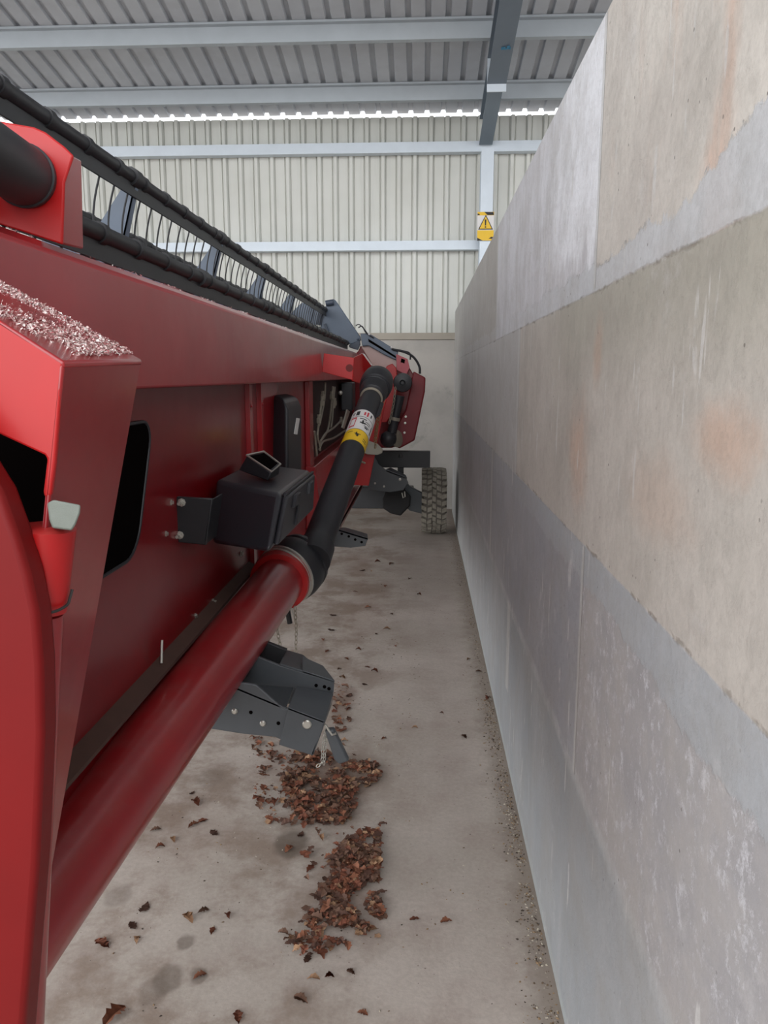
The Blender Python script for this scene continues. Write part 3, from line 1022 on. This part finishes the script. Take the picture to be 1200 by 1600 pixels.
def near_stand():
    yn = 2.2
    mb = MB()
    # lower channel: front plate and the raised block at its end
    mb.prism(PL([(300, 1130), (322, 1138), (380, 1147), (430, 1152), (490, 1179), (500, 1150), (507, 1128), (452, 1106), (443, 1108), (400, 1070), (330, 1060)], y=yn), (0, .012, 0))
    body = build('stand', mb, M['grey_steel'], HD, bevel=.003, label='grey steel parking stand under the lower tube')
    mb = MB()   # end block: sloping top and front
    f = PL([(450, 1105), (507, 1127), (489, 1181), (436, 1164)], y=yn - .012)
    mb.prism(f, (0, .01, 0))
    mb.loft(PL([(450, 1105), (507, 1127), (507, 1131), (449, 1109)], y=yn - .012), PL([(463, 1072), (521, 1082), (521, 1086), (463, 1076)], y=yn + .16))
    mb.prism(PL([(507, 1127), (504, 1140), (489, 1181), (486, 1178)], y=yn - .012), (.008, .17, .004))
    build('end_block', mb, M['grey_steel'], body, bevel=.002)
    mb = MB()
    mb.loft(PL([(330, 1062), (446, 1110), (447, 1106), (332, 1058)], y=yn), PL([(350, 1070), (458, 1078), (459, 1074), (352, 1066)], y=yn + .16))
    build('top_plate', mb, M['grey_steel'], body, bevel=.002)
    # upper channel further away
    mb = MB()
    yu = yn + .17
    mb.prism(PL([(330, 1100), (455, 1100), (462, 1074), (521, 1083), (522, 1066), (437, 1040), (402, 1026), (340, 1030)], y=yu), (0, .012, 0))
    mb.loft(PL([(437, 1040), (522, 1068), (522, 1064), (437, 1036)], y=yu), PL([(447, 1018), (473, 1026), (474, 1023), (447, 1015)], y=yu + .22))
    mb.loft(PL([(472, 1051), (523, 1067), (523, 1063), (472, 1047)], y=yu), PL([(472, 1028), (505, 1043), (505, 1040), (472, 1025)], y=yu + .12))
    build('upper_channel', mb, M['grey_steel'], body, bevel=.002)
    mb = MB()
    mb.prism(PL([(398, 1030), (412, 1002), (448, 1016), (437, 1038)], y=yu + .1), (0, .02, 0))
    build('brace', mb, M['blacksteel'], body, bevel=.002)
    for (a, b, q) in ((352, 1095, yn), (392, 1113, yn), (435, 1130, yn), (494, 1071, yu), (507, 1073, yu), (514, 1076, yu)):
        build('stand_hole', MB().lathe(P(a, b, y=q), (0, -1, 0), [(-.001, .006), (.001, .006)], 12), M['hollow_shade'], body, smooth=False)
    mb = MB()
    mb.lathe(P(480, 1131, y=yn - .012), (0, -1, 0), [(0, .0145), (.006, .0145), (.009, .011)], 20)
    build('stand_pin', mb, M['zinc'], body, label='bright pin head of the stand')
    for (a, b) in ((367, 1111), (411, 1130)):
        build('stand_bolt', MB().lathe(P(a, b, y=yn), (0, -1, 0), [(0, .010), (.004, .010), (.008, .006)], 10), M['zinc'], body)
    mb = MB()
    c = P(510, 1135, y=yn - .02)
    mb.chain([c, P(505, 1160, y=yn - .02), P(503, 1192, y=yn - .02), P(495, 1198, y=yn - .02)], .016, .0014)
    mb.chain([c, P(509, 1160, y=yn - .02), P(506, 1195, y=yn - .02)], .016, .0014)
    build('safety_chain', mb, M['zinc'], body)
    mb = MB()
    mb.prism(PL([(507, 1142), (521, 1140), (545, 1190), (530, 1195), (522, 1188)], y=yn - .03), (0, .025, 0))
    hd = build('handle', mb, M['grey_steel'], body, bevel=.005)
    mb = MB()
    mb.tube(PL([(508, 1132), (513, 1140), (519, 1148), (525, 1146)], y=yn - .035), .004, 8)
    build('handle_ring', mb, M['zinc'], hd)


near_stand()
# thing hanging under the flange: small pin with chain
mb = MB()
mb.tube(PL([(449, 952), (453, 974)], y=2.95), .011, 10)
pin = build('hanging_pin', mb, M['blacksteel'], HD)
build('chain', MB().chain(PL([(461, 948), (463, 985), (462, 1020)], y=2.93), .022, .0018), M['zinc_dull'], pin)
build('chain', MB().chain(PL([(431, 965), (434, 990), (438, 1010)], y=2.93), .022, .0018), M['zinc_dull'], pin)
mb = MB()
mb.tube(PL([(455, 950), (459, 962), (461, 976)], y=2.94), .003, 8)
build('pin_clip', mb, M['zinc'], pin)

# second stand further along
mb = MB()
y2 = 5.0
mb.prism(PL([(505, 822), (519, 824), (575, 841), (571, 853), (548, 856), (500, 852)], y=y2), (0, .012, 0))
mb.loft(PL([(519, 824), (575, 841), (575, 844), (519, 827)], y=y2), PL([(540, 824), (574, 834), (574, 836), (540, 827)], y=y2 + .12))
st2 = build('stand', mb, M['grey_steel'], HD, bevel=.002, label='short grey steel stand with a row of holes')
for (a, b) in ((524, 830), (534, 834), (545, 838), (555, 843), (565, 847)):
    build('stand_hole', MB().lathe(P(a, b, y=y2), (0, -1, 0), [(-.001, .009), (.001, .009)], 10), M['hollow_shade'], st2, smooth=False)
# third stand at the end
mb = MB()
y3 = 7.3
mb.prism(PL([(584, 712), (592, 726), (603, 734), (634, 746), (638, 754), (630, 766), (609, 769), (575, 765), (570, 740)], y=y3), (0, .015, 0))
mb.loft(PL([(603, 733), (636, 746), (636, 749), (603, 737)], y=y3), PL([(610, 730), (634, 742), (634, 744), (610, 733)], y=y3 + .1))
st3 = build('stand', mb, M['grey_steel'], HD, bevel=.003, label='grey steel stand at the far end, with a bright bolt')
for (a, b, r) in ((625, 749, .013), (586, 755, .01), (600, 760, .01)):
    build('stand_pin', MB().lathe(P(a, b, y=y3), (0, -1, 0), [(0, r), (.01, r), (.012, r * .7)], 14), M['zinc'], st3)

# ---- beam-top bracket with black tube
mb = MB()
y4 = 1.36
mb.prism(PL([(-200, 176), (0, 189), (52, 198), (70, 206), (100, 229), (114, 243), (100, 285), (97, 382), (-200, 285)], y=y4), (0, .008, 0))
tb_ = build('top_bracket', mb, M['red_lit'], HD, bevel=.003, label='red upright bracket on the beam')
mb = MB()
p = [P(97, 381, x=XB - .002), P(131, 389, x=XB - .002), P(127, 250, x=XB - .002), P(99, 286, x=XB - .002)]
p3 = P(114, 243, y=y4)
mb.prism([p[0], p[1], p[2], p3, p[3]], (-.008, 0, 0))
build('bracket_side', mb, M['red'], tb_, bevel=.003)
mb = MB()
ca = P(40, 276, y=y4 - .005)
cb = P(-90, 196, y=y4 - .28)
dv = (cb - ca).normalized()
mb.lathe(ca - dv * .0, dv, [(0, .052), (.012, .053), (.014, .05), ((cb - ca).length, .05)], 32)
mb.ball(P(45, 238, y=y4 - .05), .006, sx=2)
build('bracket_tube', mb, M['black'], tb_, label='thick black tube through the red bracket')

# ---- REEL
RC = Vector((-1.15, 0, 1.957)); RR = .39
Y0, Y1 = 1.05, 7.92
mb = MB()
mb.tube([(RC.x, Y0, RC.z), (RC.x, Y1, RC.z)], .075, 20)
reel = build('reel', mb, M['reel_black'], HD, label='black tined reel with slate grey arms')
ang = [radians(3.5 + 60 * k) for k in range(6)]
bats = [Vector((RC.x + RR * cos(a), 0, RC.z + RR * sin(a))) for a in ang]
stations = [1.53, 2.69, 3.82, 4.9, 6.02, 7.1]
bat_src = None
for i, b in enumerate(bats):
    if bat_src is None:
        mb = MB()
        mb.tube([(b.x, Y0, b.z), (b.x, Y1, b.z)], .021, 12)
        mb.hexa([(b.x - .004, Y0, b.z - .062), (b.x + .003, Y0, b.z - .062), (b.x + .003, Y1, b.z - .062), (b.x - .004, Y1, b.z - .062),
                 (b.x - .004, Y0, b.z), (b.x + .003, Y0, b.z), (b.x + .003, Y1, b.z), (b.x - .004, Y1, b.z)])
        yy = Y0 + .1
        while yy < Y1:
            mb.tube([(b.x, yy, b.z), (b.x, yy + .03, b.z)], .026, 12)
            yy += .23
        for ys in stations:
            mb.tube([(b.x, ys - .03, b.z), (b.x, ys + .03, b.z)], .03, 12)
        bat_src = build('bat', mb, M['reel_black'], reel)
        bw = WORLD[bat_src.name].copy()
    else:
        copy_part(bat_src, reel, bw + (b - bats[0]))
# spider arms
for ys in stations:
    for i, a in enumerate(ang):
        d = Vector((cos(a), 0, sin(a))); n = Vector((-sin(a), 0, cos(a)))
        c = Vector((RC.x, ys, RC.z))
        mb = MB()
        A = [c + d * .05 - n * .075, c + d * .05 + n * .075, c + d * (RR - .015) + n * .016, c + d * (RR - .015) - n * .016]
        mb.prism(A, (0, .006, 0))
        mb.prism([A[0], A[3], A[3] + Vector((0, .03, 0)), A[0] + Vector((0, .045, 0))], n * .006)
        build('reel_arm', mb, M['slate'], reel)
# tines
def tine_pts(b, y):
    return [Vector((b.x, y, b.z - .02)), Vector((b.x - .008, y, b.z - .06)), Vector((b.x - .02, y, b.z - .10)), Vector((b.x - .03, y, b.z - .145)), Vector((b.x - .034, y, b.z - .185)), Vector((b.x - .031, y, b.z - .225))]


b = bats[1]
tb0 = build('tine', MB().tube(catmull(tine_pts(b, 2.265), 3), [.0034] * 16, 6), M['reel_black'], reel)
tw = WORLD[tb0.name].copy()
yt = 1.17
k = 0
while yt < 7.85:
    if abs(yt - 2.265) > .05:
        copy_part(tb0, reel, tw + Vector((0, yt - 2.265, 0)))
        k += 1
    yt += .114
mb = MB()
for i in (0, 2, 3, 4, 5):
    yt = 1.1
    while yt < 7.85:
        mb.tube(catmull(tine_pts(bats[i], yt), 2), .0034, 5)
        yt += .114
o = build('lower_tines', mb, M['reel_black'], reel)
o['kind'] = 'stuff'
# end plates of the reel
mb = MB()
mb.prism(PL([(500, 512), (502, 490), (514, 469), (521, 467), (525, 470), (563, 526), (564, 532), (559, 536), (545, 538)], y=7.93), (0, .02, 0))
ep = build('reel_end_plate', mb, M['slate'], reel, bevel=.008)
mb = MB()
mb.ball(P(559, 530, y=7.925), .012)
build('plate_bolt', mb, M['slate'], ep)
build('bat_bearing', MB().tube(PL([(509, 474), (521, 472)], y=7.9), .028, 14), M['dark_slate'], ep)
build('crank', MB().tube(PL([(503, 480), (498, 508)], y=7.9), .022, 10), M['dark_slate'], ep)
build('crank', MB().tube(PL([(508, 506), (513, 520)], y=7.9), .012, 8), M['dark_slate'], ep)
mb = MB()
mb.prism(PL([(545, 539), (562, 531), (563, 538), (559, 547), (546, 543)], y=7.9), (0, .04, 0))
build('plate_foot', mb, M['dark_slate'], ep, bevel=.006)
mb = MB()
mb.prism(PL([(452, 492), (470, 474), (486, 470), (500, 476), (503, 500), (488, 512), (455, 505)], y=7.9), (0, .015, 0))
build('inner_plate', mb, M['slate'], ep, bevel=.004)

# ---- near upright frame
yn, yf = .856, 1.096
A_ = P(100, 565, y=yn); B_ = P(222, 562, y=yf)
An = P(-12, 1680, y=yn); Bn = P(22, 1690, y=yf)
TLn, TLf = P(-220, 359, y=yn), P(-220, 325, y=yf)
mb = MB()
th = Vector((-.008, 0, 0))
mb.hexa([An + th, An, Bn, Bn + th, A_ + th + Vector((0, 0, -.004)), A_, B_, B_ + th + Vector((0, 0, -.004))])
post = build('frame_upright', mb, M['red'], HD, bevel=.0035, segs=3, label='wide red frame upright nearest the camera')
mb = MB()
dn = Vector((0, 0, -.008))
mb.hexa([TLn + dn, A_ + dn, B_ + dn, TLf + dn, TLn, A_, B_, TLf])
build('upright_cap', mb, M['red'], post, bevel=.003, segs=3)
mb = MB()   # far wall, black to paint the shade inside the upright
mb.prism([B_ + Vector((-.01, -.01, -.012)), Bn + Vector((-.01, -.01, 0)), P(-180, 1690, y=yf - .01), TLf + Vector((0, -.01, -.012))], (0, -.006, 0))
build('inner_wall', mb, M['hollow_shade'], post, smooth=False)
mb = MB()   # front plate, upper part with the lip over the opening
mb.prism(PL([(-220, 360), (0, 501), (98, 566), (86, 720), (80, 772), (75, 779), (68, 776), (67, 768), (73, 717), (69, 711), (0, 679), (-220, 574)], y=yn), (0, .008, 0))
build('front_plate', mb, M['red_lit'], post, bevel=.003, segs=3)
mb = MB()   # round lower front corner
c0, c1 = P(73, 822, y=yn + .01), P(72, 955, y=yn + .01)
mb.lathe(c0, c1 - c0, [(0, .028), (.003, .033), ((c1 - c0).length, .0235)], 28)
build('corner_socket', mb, M['red_lit'], post)
mb = MB()
c2 = P(70, 958, y=yn + .015); c3 = P(30, 1670, y=yn + .045)
mb.lathe(c2, c3 - c2, [(0, .0215), ((c3 - c2).length, .03)], 28)
build('corner_tube', mb, M['red'], post)
mb = MB()
ring = [P(58, 953, y=yn - .015), P(75, 957, y=yn - .022), P(90, 954, y=yn - .012), P(105, 945, y=yn + .005), P(109, 935, y=yn + .01), P(113, 921, y=yn + .015)]
mb.tube(catmull(ring), .0018, 6)
build('cable', mb, M['ink'], post)
mb = MB()
mb.loft(PL([(74, 786), (84, 781), (126, 789), (125, 802), (118, 820), (112, 829), (82, 825), (77, 812)], y=yn - .03), PL([(74, 786), (84, 781), (126, 789), (125, 802), (118, 820), (112, 829), (82, 825), (77, 812)], y=yn + .0))
pinp = build('locking_pin', mb, M['pin_grey'], post, bevel=.002, label='pale grey worn locking pin')
# curved near shield
mb = MB()
yc = .80
mb.prism(PL([(-300, 400), (-60, 672), (0, 768), (24, 833), (44, 898), (57, 958), (64, 1040), (66, 1150), (58, 1350), (30, 1700), (-300, 1700)], y=yc), (0, .04, 0))
build('side_shield', mb, M['red_mid'], post, bevel=.008, segs=3, label='curved red shield at the left edge')

# ================================================================== transport trailer
TR = thing('header_trailer', (-.2, 7.9, 0), 'dark steel transport trailer with one chunky grey tyre beside the concrete wall', 'trailer')
mb = MB()
q0, q1 = P(598, 705, y=7.6), P(672, 731, y=7.6)
mb.box(-.56, q1.x, 7.6, 7.61, q1.z, q0.z)
mb.box(-.56, q1.x, 7.61, 7.7, q0.z - .01, q0.z)
mb.box(-.56, q1.x, 7.61, 7.7, q1.z, q1.z + .01)
cb_ = build('cross_beam', mb, M['blacksteel'], TR, bevel=.003)
mb = MB()
mb.lathe(P(626, 713, y=7.6), (0, -1, 0), [(0, .022), (.008, .02), (.01, .01)], 16)
build('beam_lug', mb, M['blacksteel'], cb_)
mb = MB()
q0, q1 = P(520, 760, y=8.05), P(602, 792, y=8.05)
mb.box(-1.7, q1.x + .3, 8.05, 8.17, q1.z - .02, q0.z)
build('axle_beam', mb, M['blacksteel'], TR, bevel=.006)
mb = MB()
mb.prism(PL([(634, 752), (640, 760), (662, 772), (660, 803), (640, 798), (632, 790)], y=7.95), (0, .08, 0))
build('wheel_arm', mb, M['grey_steel'], TR, bevel=.006)
mb = MB()
mb.loft(PL([(604, 764), (630, 762), (642, 775), (641, 790), (626, 806), (610, 802), (598, 794), (598, 780)], y=7.55), PL([(604, 764), (630, 762), (642, 775), (641, 790), (626, 806), (610, 802), (598, 794), (598, 780)], y=7.8))
build('coupling_cap', mb, simple('black_rubber', sr(22, 21, 22), .75), TR, bevel=.012)
mb = MB()
mb.tube(PL([(628, 770), (630, 778), (633, 776), (632, 768)], y=7.53), .006, 6)
build('split_pin', mb, M['zinc'], TR)
mb = MB()
mb.box(-.24, -.18, 7.62, 7.72, .35, .78)
mb.box(-.3, -.12, 7.68, 8.05, .36, .44)
build('hanger', mb, M['blacksteel'], TR, bevel=.004)
# wheel
WX0, WX1 = .004, .262
WC = Vector(((WX0 + WX1) / 2, 8.09, .352))
hw = (WX1 - WX0) / 2
g = NG('dusty_tyre')
nn = g.noise(14, 6, .7)
rad_ = g.coord()
c = g.mix(g.st(nn, .3, .7), sr(122, 116, 106), sr(152, 146, 134))
g.bump(g.noise(60, 4, .7), .3, .006)
tyre_m = g.fin(c, .9)
dark_t = simple('tyre_groove', sr(98, 92, 85), .9, 0, .2, 20)
mb = MB()
mb.mat = 1
mb.lathe(WC - Vector((hw, 0, 0)), (1, 0, 0), [(.03, .19), (.012, .22), (.0, .26), (.004, .305), (.02, .33), (.05, .336), (2 * hw - .05, .336), (2 * hw - .02, .33), (2 * hw - .004, .305), (2 * hw, .26), (2 * hw - .012, .22), (2 * hw - .03, .19)], 64)
mb.mat = 0
NTR = 30
for k in range(NTR):
    a0 = 2 * pi * k / NTR
    for (xa, xb, sh, w, ro) in ((-.128, -.078, 0, .62, .35), (-.07, -.026, .33, .66, -.3), (-.018, .018, .66, .7, .2), (.026, .07, .15, .66, .3), (.078, .128, .5, .62, -.35)):
        da = 2 * pi / NTR * w
        s = a0 + sh * 2 * pi / NTR
        r0, r1 = .325, .35
        pts = []
        jx = random.uniform(-.004, .004)
        for r in (r0, r1):
            dr = -.012 * (abs(xa + xb) > .15) if r == r1 else -.01 * (abs(xa + xb) > .15)
            for (x, a) in ((xa, s), (xb, s + ro * da), (xb, s + da + ro * da), (xa, s + da)):
                edge_drop = -.012 if abs(x) > .12 else 0
                rr = r + edge_drop
                pts.append(Vector((WC.x + x + jx, WC.y + rr * cos(a), WC.z + rr * sin(a))))
        mb.hexa(pts)
wheel = build('wheel', mb, [tyre_m, dark_t], TR, angle=30, label='chunky block tread tyre, grey with dust')
mb = MB()
mb.lathe(WC - Vector((hw - .02, 0, 0)), (1, 0, 0), [(0, .195), (.01, .2), (.02, .17), (.06, .15), (.07, .05), (.05, .03)], 40)
build('rim', mb, M['dark_slate'], wheel)
mb = MB()
mb.tube([(WX0 - .08, WC.y, WC.z), (WC.x, WC.y, WC.z)], .04, 16)
mb.lathe((WX0 - .03, WC.y, WC.z), (1, 0, 0), [(0, .07), (.02, .08), (.03, .08)], 20)
build('axle_stub', mb, M['blacksteel'], TR)

# ================================================================== litter
leaf_cols = [sr(118, 68, 48), sr(136, 86, 62), sr(88, 60, 48), sr(164, 128, 98), sr(108, 78, 62)]
LM = []
for i, c_ in enumerate(leaf_cols):
    g = NG('dry_leaf_%s' % 'abcde'[i])
    n = g.noise(45, 4, .6)
    LM.append(g.fin(g.mix(g.st(n, .3, .7), tuple(x * .75 for x in c_), tuple(min(1, x * 1.15) for x in c_)), .75))


def leaf_geom(mb, M4, L, W, curl, lobes=4, seed=0):
    rnd = random.Random(seed)
    n = 11
    rows = []
    for k in range(n):
        t = k / (n - 1)
        w = W * (sin(pi * (t ** .8)) * .85 + .06) * (1 + .3 * sin(t * lobes * 2 * pi + rnd.random()))
        zc = curl * sin(pi * t) * L
        tw = rnd.uniform(-.15, .15) * W
        rows.append([Vector(((t - .5) * L, -w, zc + abs(curl) * 1.2 * w + tw)), Vector(((t - .5) * L, 0, zc * .6)), Vector(((t - .5) * L, w * rnd.uniform(.8, 1.15), zc + abs(curl) * 1.5 * w - tw))])
    vs = [[mb.v(M4 @ p) for p in r] for r in rows]
    for k in range(n - 1):
        for j in (0, 1):
            mb.face([vs[k][j], vs[k][j + 1], vs[k + 1][j + 1], vs[k + 1][j]])


protos = []
for i in range(6):
    mb = MB()
    leaf_geom(mb, Matrix.Identity(4), .07, .018 + .003 * (i % 3), (.1, .18, -.12, .25, .15, .3)[i], 3 + i % 3, i)
    lo = min(v.co.z for v in mb.bm.verts)
    me = bpy.data.meshes.new('dry_leaf')
    for v in mb.bm.verts: v.co.z -= lo - .001
    bmesh.ops.solidify(mb.bm, geom=mb.bm.faces[:], thickness=.0006)
    mb.bm.to_mesh(me); mb.bm.free()
    me.materials.append(LM[i % 5])
    for p in me.polygons: p.use_smooth = True
    protos.append(me)
spots = [(160, 1476, 1.3), (178, 1592, 1.4), (208, 1448, .8), (214, 1470, .6), (243, 1298, .8), (305, 1256, 1), (316, 1284, 1), (302, 1291, .8), (335, 1303, .8), (293, 1437, 1), (318, 1425, .8), (356, 1432, .7), (332, 1455, .8),
         (312, 1527, .8), (226, 1420, .9), (490, 1531, .7), (470, 1563, 1), (515, 1528, .6), (485, 1358, 1), (452, 1328, .8), (545, 1088, 1), (535, 1060, 1), (530, 1046, .7), (585, 1050, .8), (574, 1043, .7), (541, 1030, .7), (588, 991, .7), (604, 984, .9),
         (612, 960, .6), (560, 1016, .8), (512, 1018, 1), (505, 1000, .8), (517, 985, 1), (648, 1138, .7), (725, 1152, .7), (690, 1115, .5), (648, 1437, .6), (697, 1441, .7), (566, 892, 1.1), (580, 893, .8), (612, 882, 1.3), (590, 879, 1), (602, 916, 1.1),
         (575, 950, 1), (520, 962, 1), (732, 1031, .6), (748, 1050, .7), (762, 1092, .8), (545, 1108, 1), (528, 1132, 1), (300, 1240, .6), (270, 1313, .7), (475, 1150, .9), (430, 1255, 1), (405, 1250, .9), (600, 1155, .5), (480, 1500, .8), (455, 1470, .7),
         (548, 1520, .6), (250, 1325, .6), (372, 1590, .8), (566, 1585, .6), (470, 1305, .7), (502, 1310, .8), (640, 905, 1.0), (655, 930, .7), (555, 925, .8), (618, 1010, .6), (570, 1070, .6)]
for i, (a, b, s) in enumerate(spots):
    p = P(a, b, z=0)
    o = bpy.data.objects.new('dry_leaf', protos[i % 6])
    link(o)
    o.location = (p.x, p.y, .0006)
    o.rotation_euler = (0, 0, random.uniform(0, 6.28))
    k = s * random.uniform(.6, .85)
    o.scale = (k, k, k)
    tag(o, 'single curled brown dry leaf lying loose on the bare concrete floor', 'leaf', 'loose dry leaves on the concrete floor')


def in_poly(x, y, poly):
    c = False
    j = len(poly) - 1
    for i in range(len(poly)):
        if ((poly[i][1] > y) != (poly[j][1] > y)) and (x < (poly[j][0] - poly[i][0]) * (y - poly[i][1]) / (poly[j][1] - poly[i][1]) + poly[i][0]):
            c = not c
        j = i
    return c


def drift(name, polys, label):
    mb = MB()
    for poly, n in polys:
        fl = [tuple(P(a, b, z=0)[:2]) for a, b in poly]
        xs = [p[0] for p in fl]; ys_ = [p[1] for p in fl]
        k = 0; tries = 0
        while k < n and tries < n * 40:
            tries += 1
            x = random.uniform(min(xs), max(xs)); y = random.uniform(min(ys_), max(ys_))
            if not in_poly(x, y, fl): continue
            if mnoise.noise(Vector((x * 14, y * 14, 3))) < -.22: continue
            k += 1
            s = random.choice((.12, .16, .2, .26, .32, .42, .55, .7))
            mb.mat = random.choice((0, 0, 1, 2, 2, 4, 4, 3))
            m4 = Matrix.Translation((x, y, .004 + random.random() * .014)) @ Euler((random.uniform(-.3, .3), random.uniform(-.3, .3), random.uniform(0, 6.28))).to_matrix().to_4x4() @ Matrix.Scale(s, 4)
            leaf_geom(mb, m4, .066, .022, random.uniform(-.1, .25), random.choice((2, 3, 4)), random.randrange(9999))
    for v in mb.bm.verts:
        if v.co.z < .0012: v.co.z = .0012
    o = build(name, mb, LM, smooth=True, recalc=False)
    tag(o, label, 'leaf litter', kind='stuff')
    return o


drift('leaf_litter', [([(452, 1195), (480, 1180), (540, 1180), (572, 1185), (596, 1200), (590, 1225), (560, 1232), (556, 1262), (540, 1292), (518, 1288), (470, 1285), (452, 1262), (440, 1235)], 1100), ([(385, 1150), (430, 1150), (500, 1165), (500, 1195), (440, 1200), (400, 1185)], 110), ([(400, 1180), (470, 1180), (500, 1300), (420, 1290), (398, 1250)], 190),
                      ([(520, 1060), (548, 1080), (545, 1130), (560, 1190), (520, 1180)], 70)], 'drift of broken brown leaves below the near grey stand')
drift('leaf_litter', [([(545, 1310), (592, 1298), (594, 1340), (592, 1390), (596, 1450), (570, 1462), (530, 1478), (498, 1462), (478, 1450), (482, 1420), (500, 1390), (520, 1370), (512, 1345), (530, 1330)], 1050), ([(440, 1460), (520, 1455), (545, 1485), (450, 1500)], 60), ([(480, 1300), (600, 1290), (602, 1470), (540, 1490), (460, 1480)], 90)], 'long drift of broken brown leaves in the middle of the floor')

# grit along the foot of the wall and chips over the floor
def chips(name, pts, mats, label, cat):
    mb = MB()
    for (x, y, s) in pts:
        mb.mat = random.choice(range(len(mats)))
        a = random.uniform(0, 6.28)
        e = Euler((random.uniform(-.4, .4), random.uniform(-.4, .4), a)).to_matrix()
        n = 5
        ring = [Vector((cos(2 * pi * k / n) * s * random.uniform(.6, 1.2), sin(2 * pi * k / n) * s * random.uniform(.35, .8), 0)) for k in range(n)]
        lo_ = [mb.v(Vector((x, y, .001)) + Vector(((e @ p).x, (e @ p).y, 0))) for p in ring]
        t = mb.v(Vector((x + random.uniform(-.3, .3) * s, y, .001 + s * random.uniform(.3, .8))))
        for k in range(n):
            mb.face([lo_[k], lo_[(k + 1) % n], t])
    o = build(name, mb, mats, smooth=False)
    tag(o, label, cat, kind='stuff')


CM = [simple('grit_brown', sr(104, 86, 68), .9), simple('grit_dark', sr(66, 56, 48), .9), simple('grit_pale', sr(176, 166, 150), .9), simple('grit_tan', sr(140, 116, 88), .9)]
pts = []
for k in range(2600):
    y = random.uniform(1.5, 8) if random.random() < .5 else random.uniform(1.6, 3.8)
    d = min(abs(random.gauss(0, .035)), .13)
    if mnoise.noise(Vector((y * 4, 7, 0))) < -.25 and random.random() < .7: continue
    pts.append((XW - .008 - d, y, random.choice((.0018, .0025, .003, .004, .006))))
chips('grit', pts, CM, 'line of brown grit and crumbs along the foot of the concrete wall', 'grit')
pts = []
for k in range(2600):
    x = random.uniform(-.95, .3); y = random.uniform(1.6, 6.5)
    if mnoise.noise(Vector((x * 5, y * 3, 1))) < .0 + (x > 0) * .15: continue
    pts.append((x, y, random.choice((.0015, .002, .0025, .0035, .005))))
chips('crumbs', pts, CM, 'small leaf crumbs and chips scattered over the open floor', 'crumbs')

# chaff lying on the cap of the near upright and along the beam top
def flakes(name, pts, mats, label, parent_label='chaff'):
    mb = MB()
    for (p, s) in pts:
        mb.mat = random.choice(range(len(mats)))
        e = Euler((random.uniform(-1, 1), random.uniform(-1, 1), random.uniform(0, 6.28))).to_matrix()
        n = 4
        vs = [mb.v(p + e @ Vector((cos(2 * pi * k / n + .4) * s * random.uniform(.7, 1.4), sin(2 * pi * k / n + .4) * s * random.uniform(.4, .8), random.uniform(-.2, .2) * s))) for k in range(n)]
        mb.face(vs)
    o = build(name, mb, mats, smooth=False, recalc=False)
    tag(o, label, 'chaff', kind='stuff')


FM = [simple('chaff_pale', sr(228, 204, 200), .8), simple('chaff_white', sr(242, 234, 230), .8), simple('chaff_pink', sr(206, 168, 166), .8), simple('chaff_rose', sr(160, 96, 98), .8)]
pts = []
for k in range(14000):
    u, v = random.uniform(.3, 1), random.random()
    w = v + .25 * mnoise.noise(Vector((u * 9, v * 4, 0)))
    if random.random() > min(1, max(0, (w - .12) / .3)): continue
    if u > .972: continue
    a = TLn.lerp(A_, u); b_ = TLf.lerp(B_, u)
    p = a.lerp(b_, v) + Vector((0, 0, .0015 + random.random() * .004))
    pts.append((p, random.choice((.0012, .0016, .002, .0026, .003))))
flakes('chaff', pts, FM, 'pale pinkish chaff lying on top of the near red upright')
pts = []
for k in range(900):
    y = random.uniform(1.2, 4.5)
    if mnoise.noise(Vector((y * 6, 2, 0))) < 0: continue
    pts.append((Vector((XB - .021 - random.random() ** 2 * .05, y, BZ1 + .0015)), random.choice((.002, .003, .004))))
flakes('chaff', pts, FM, 'thin line of pale chaff along the top edge of the red beam')

# ================================================================== light, world, camera
w = bpy.data.worlds.new('overcast')
SC.world = w
w.use_nodes = True
nt = w.node_tree
bg = nt.nodes['Background']
tc = nt.nodes.new('ShaderNodeTexCoord')
sp_ = nt.nodes.new('ShaderNodeSeparateXYZ')
nt.links.new(tc.outputs['Generated'], sp_.inputs[0])
rp = nt.nodes.new('ShaderNodeValToRGB')
rp.color_ramp.elements[0].position = .0
rp.color_ramp.elements[0].color = (.55, .56, .58, 1)
rp.color_ramp.elements[1].position = .35
rp.color_ramp.elements[1].color = (.95, .98, 1.02, 1)
nt.links.new(sp_.outputs[2], rp.inputs[0])
nt.links.new(rp.outputs[0], bg.inputs['Color'])
bg.inputs['Strength'].default_value = 2.3

# broad soft daylight through the open front of the shed
ld = bpy.data.lights.new('daylight', 'SUN')
ld.energy = .8
ld.angle = radians(60)
ld.color = (1.0, .985, .96)
lo = bpy.data.objects.new('daylight', ld)
link(lo)
lo.rotation_euler = Vector((.35, 1.0, -.42)).to_track_quat('-Z', 'Y').to_euler()

cam = bpy.data.cameras.new('camera')
cam.sensor_fit = 'VERTICAL'
cam.sensor_height = 36
cam.lens = 27
cam.clip_start = .02
co = bpy.data.objects.new('camera', cam)
link(co)
co.location = (0, 0, CAM_H)
m = Matrix((RGT, UPV, -FWD)).transposed()
co.rotation_euler = m.to_euler()
SC.camera = co
SC.view_settings.view_transform = 'Standard'
SC.view_settings.look = 'None'
SC.view_settings.exposure = .45
SC.cycles.max_bounces = 8
SC.cycles.use_denoising = True
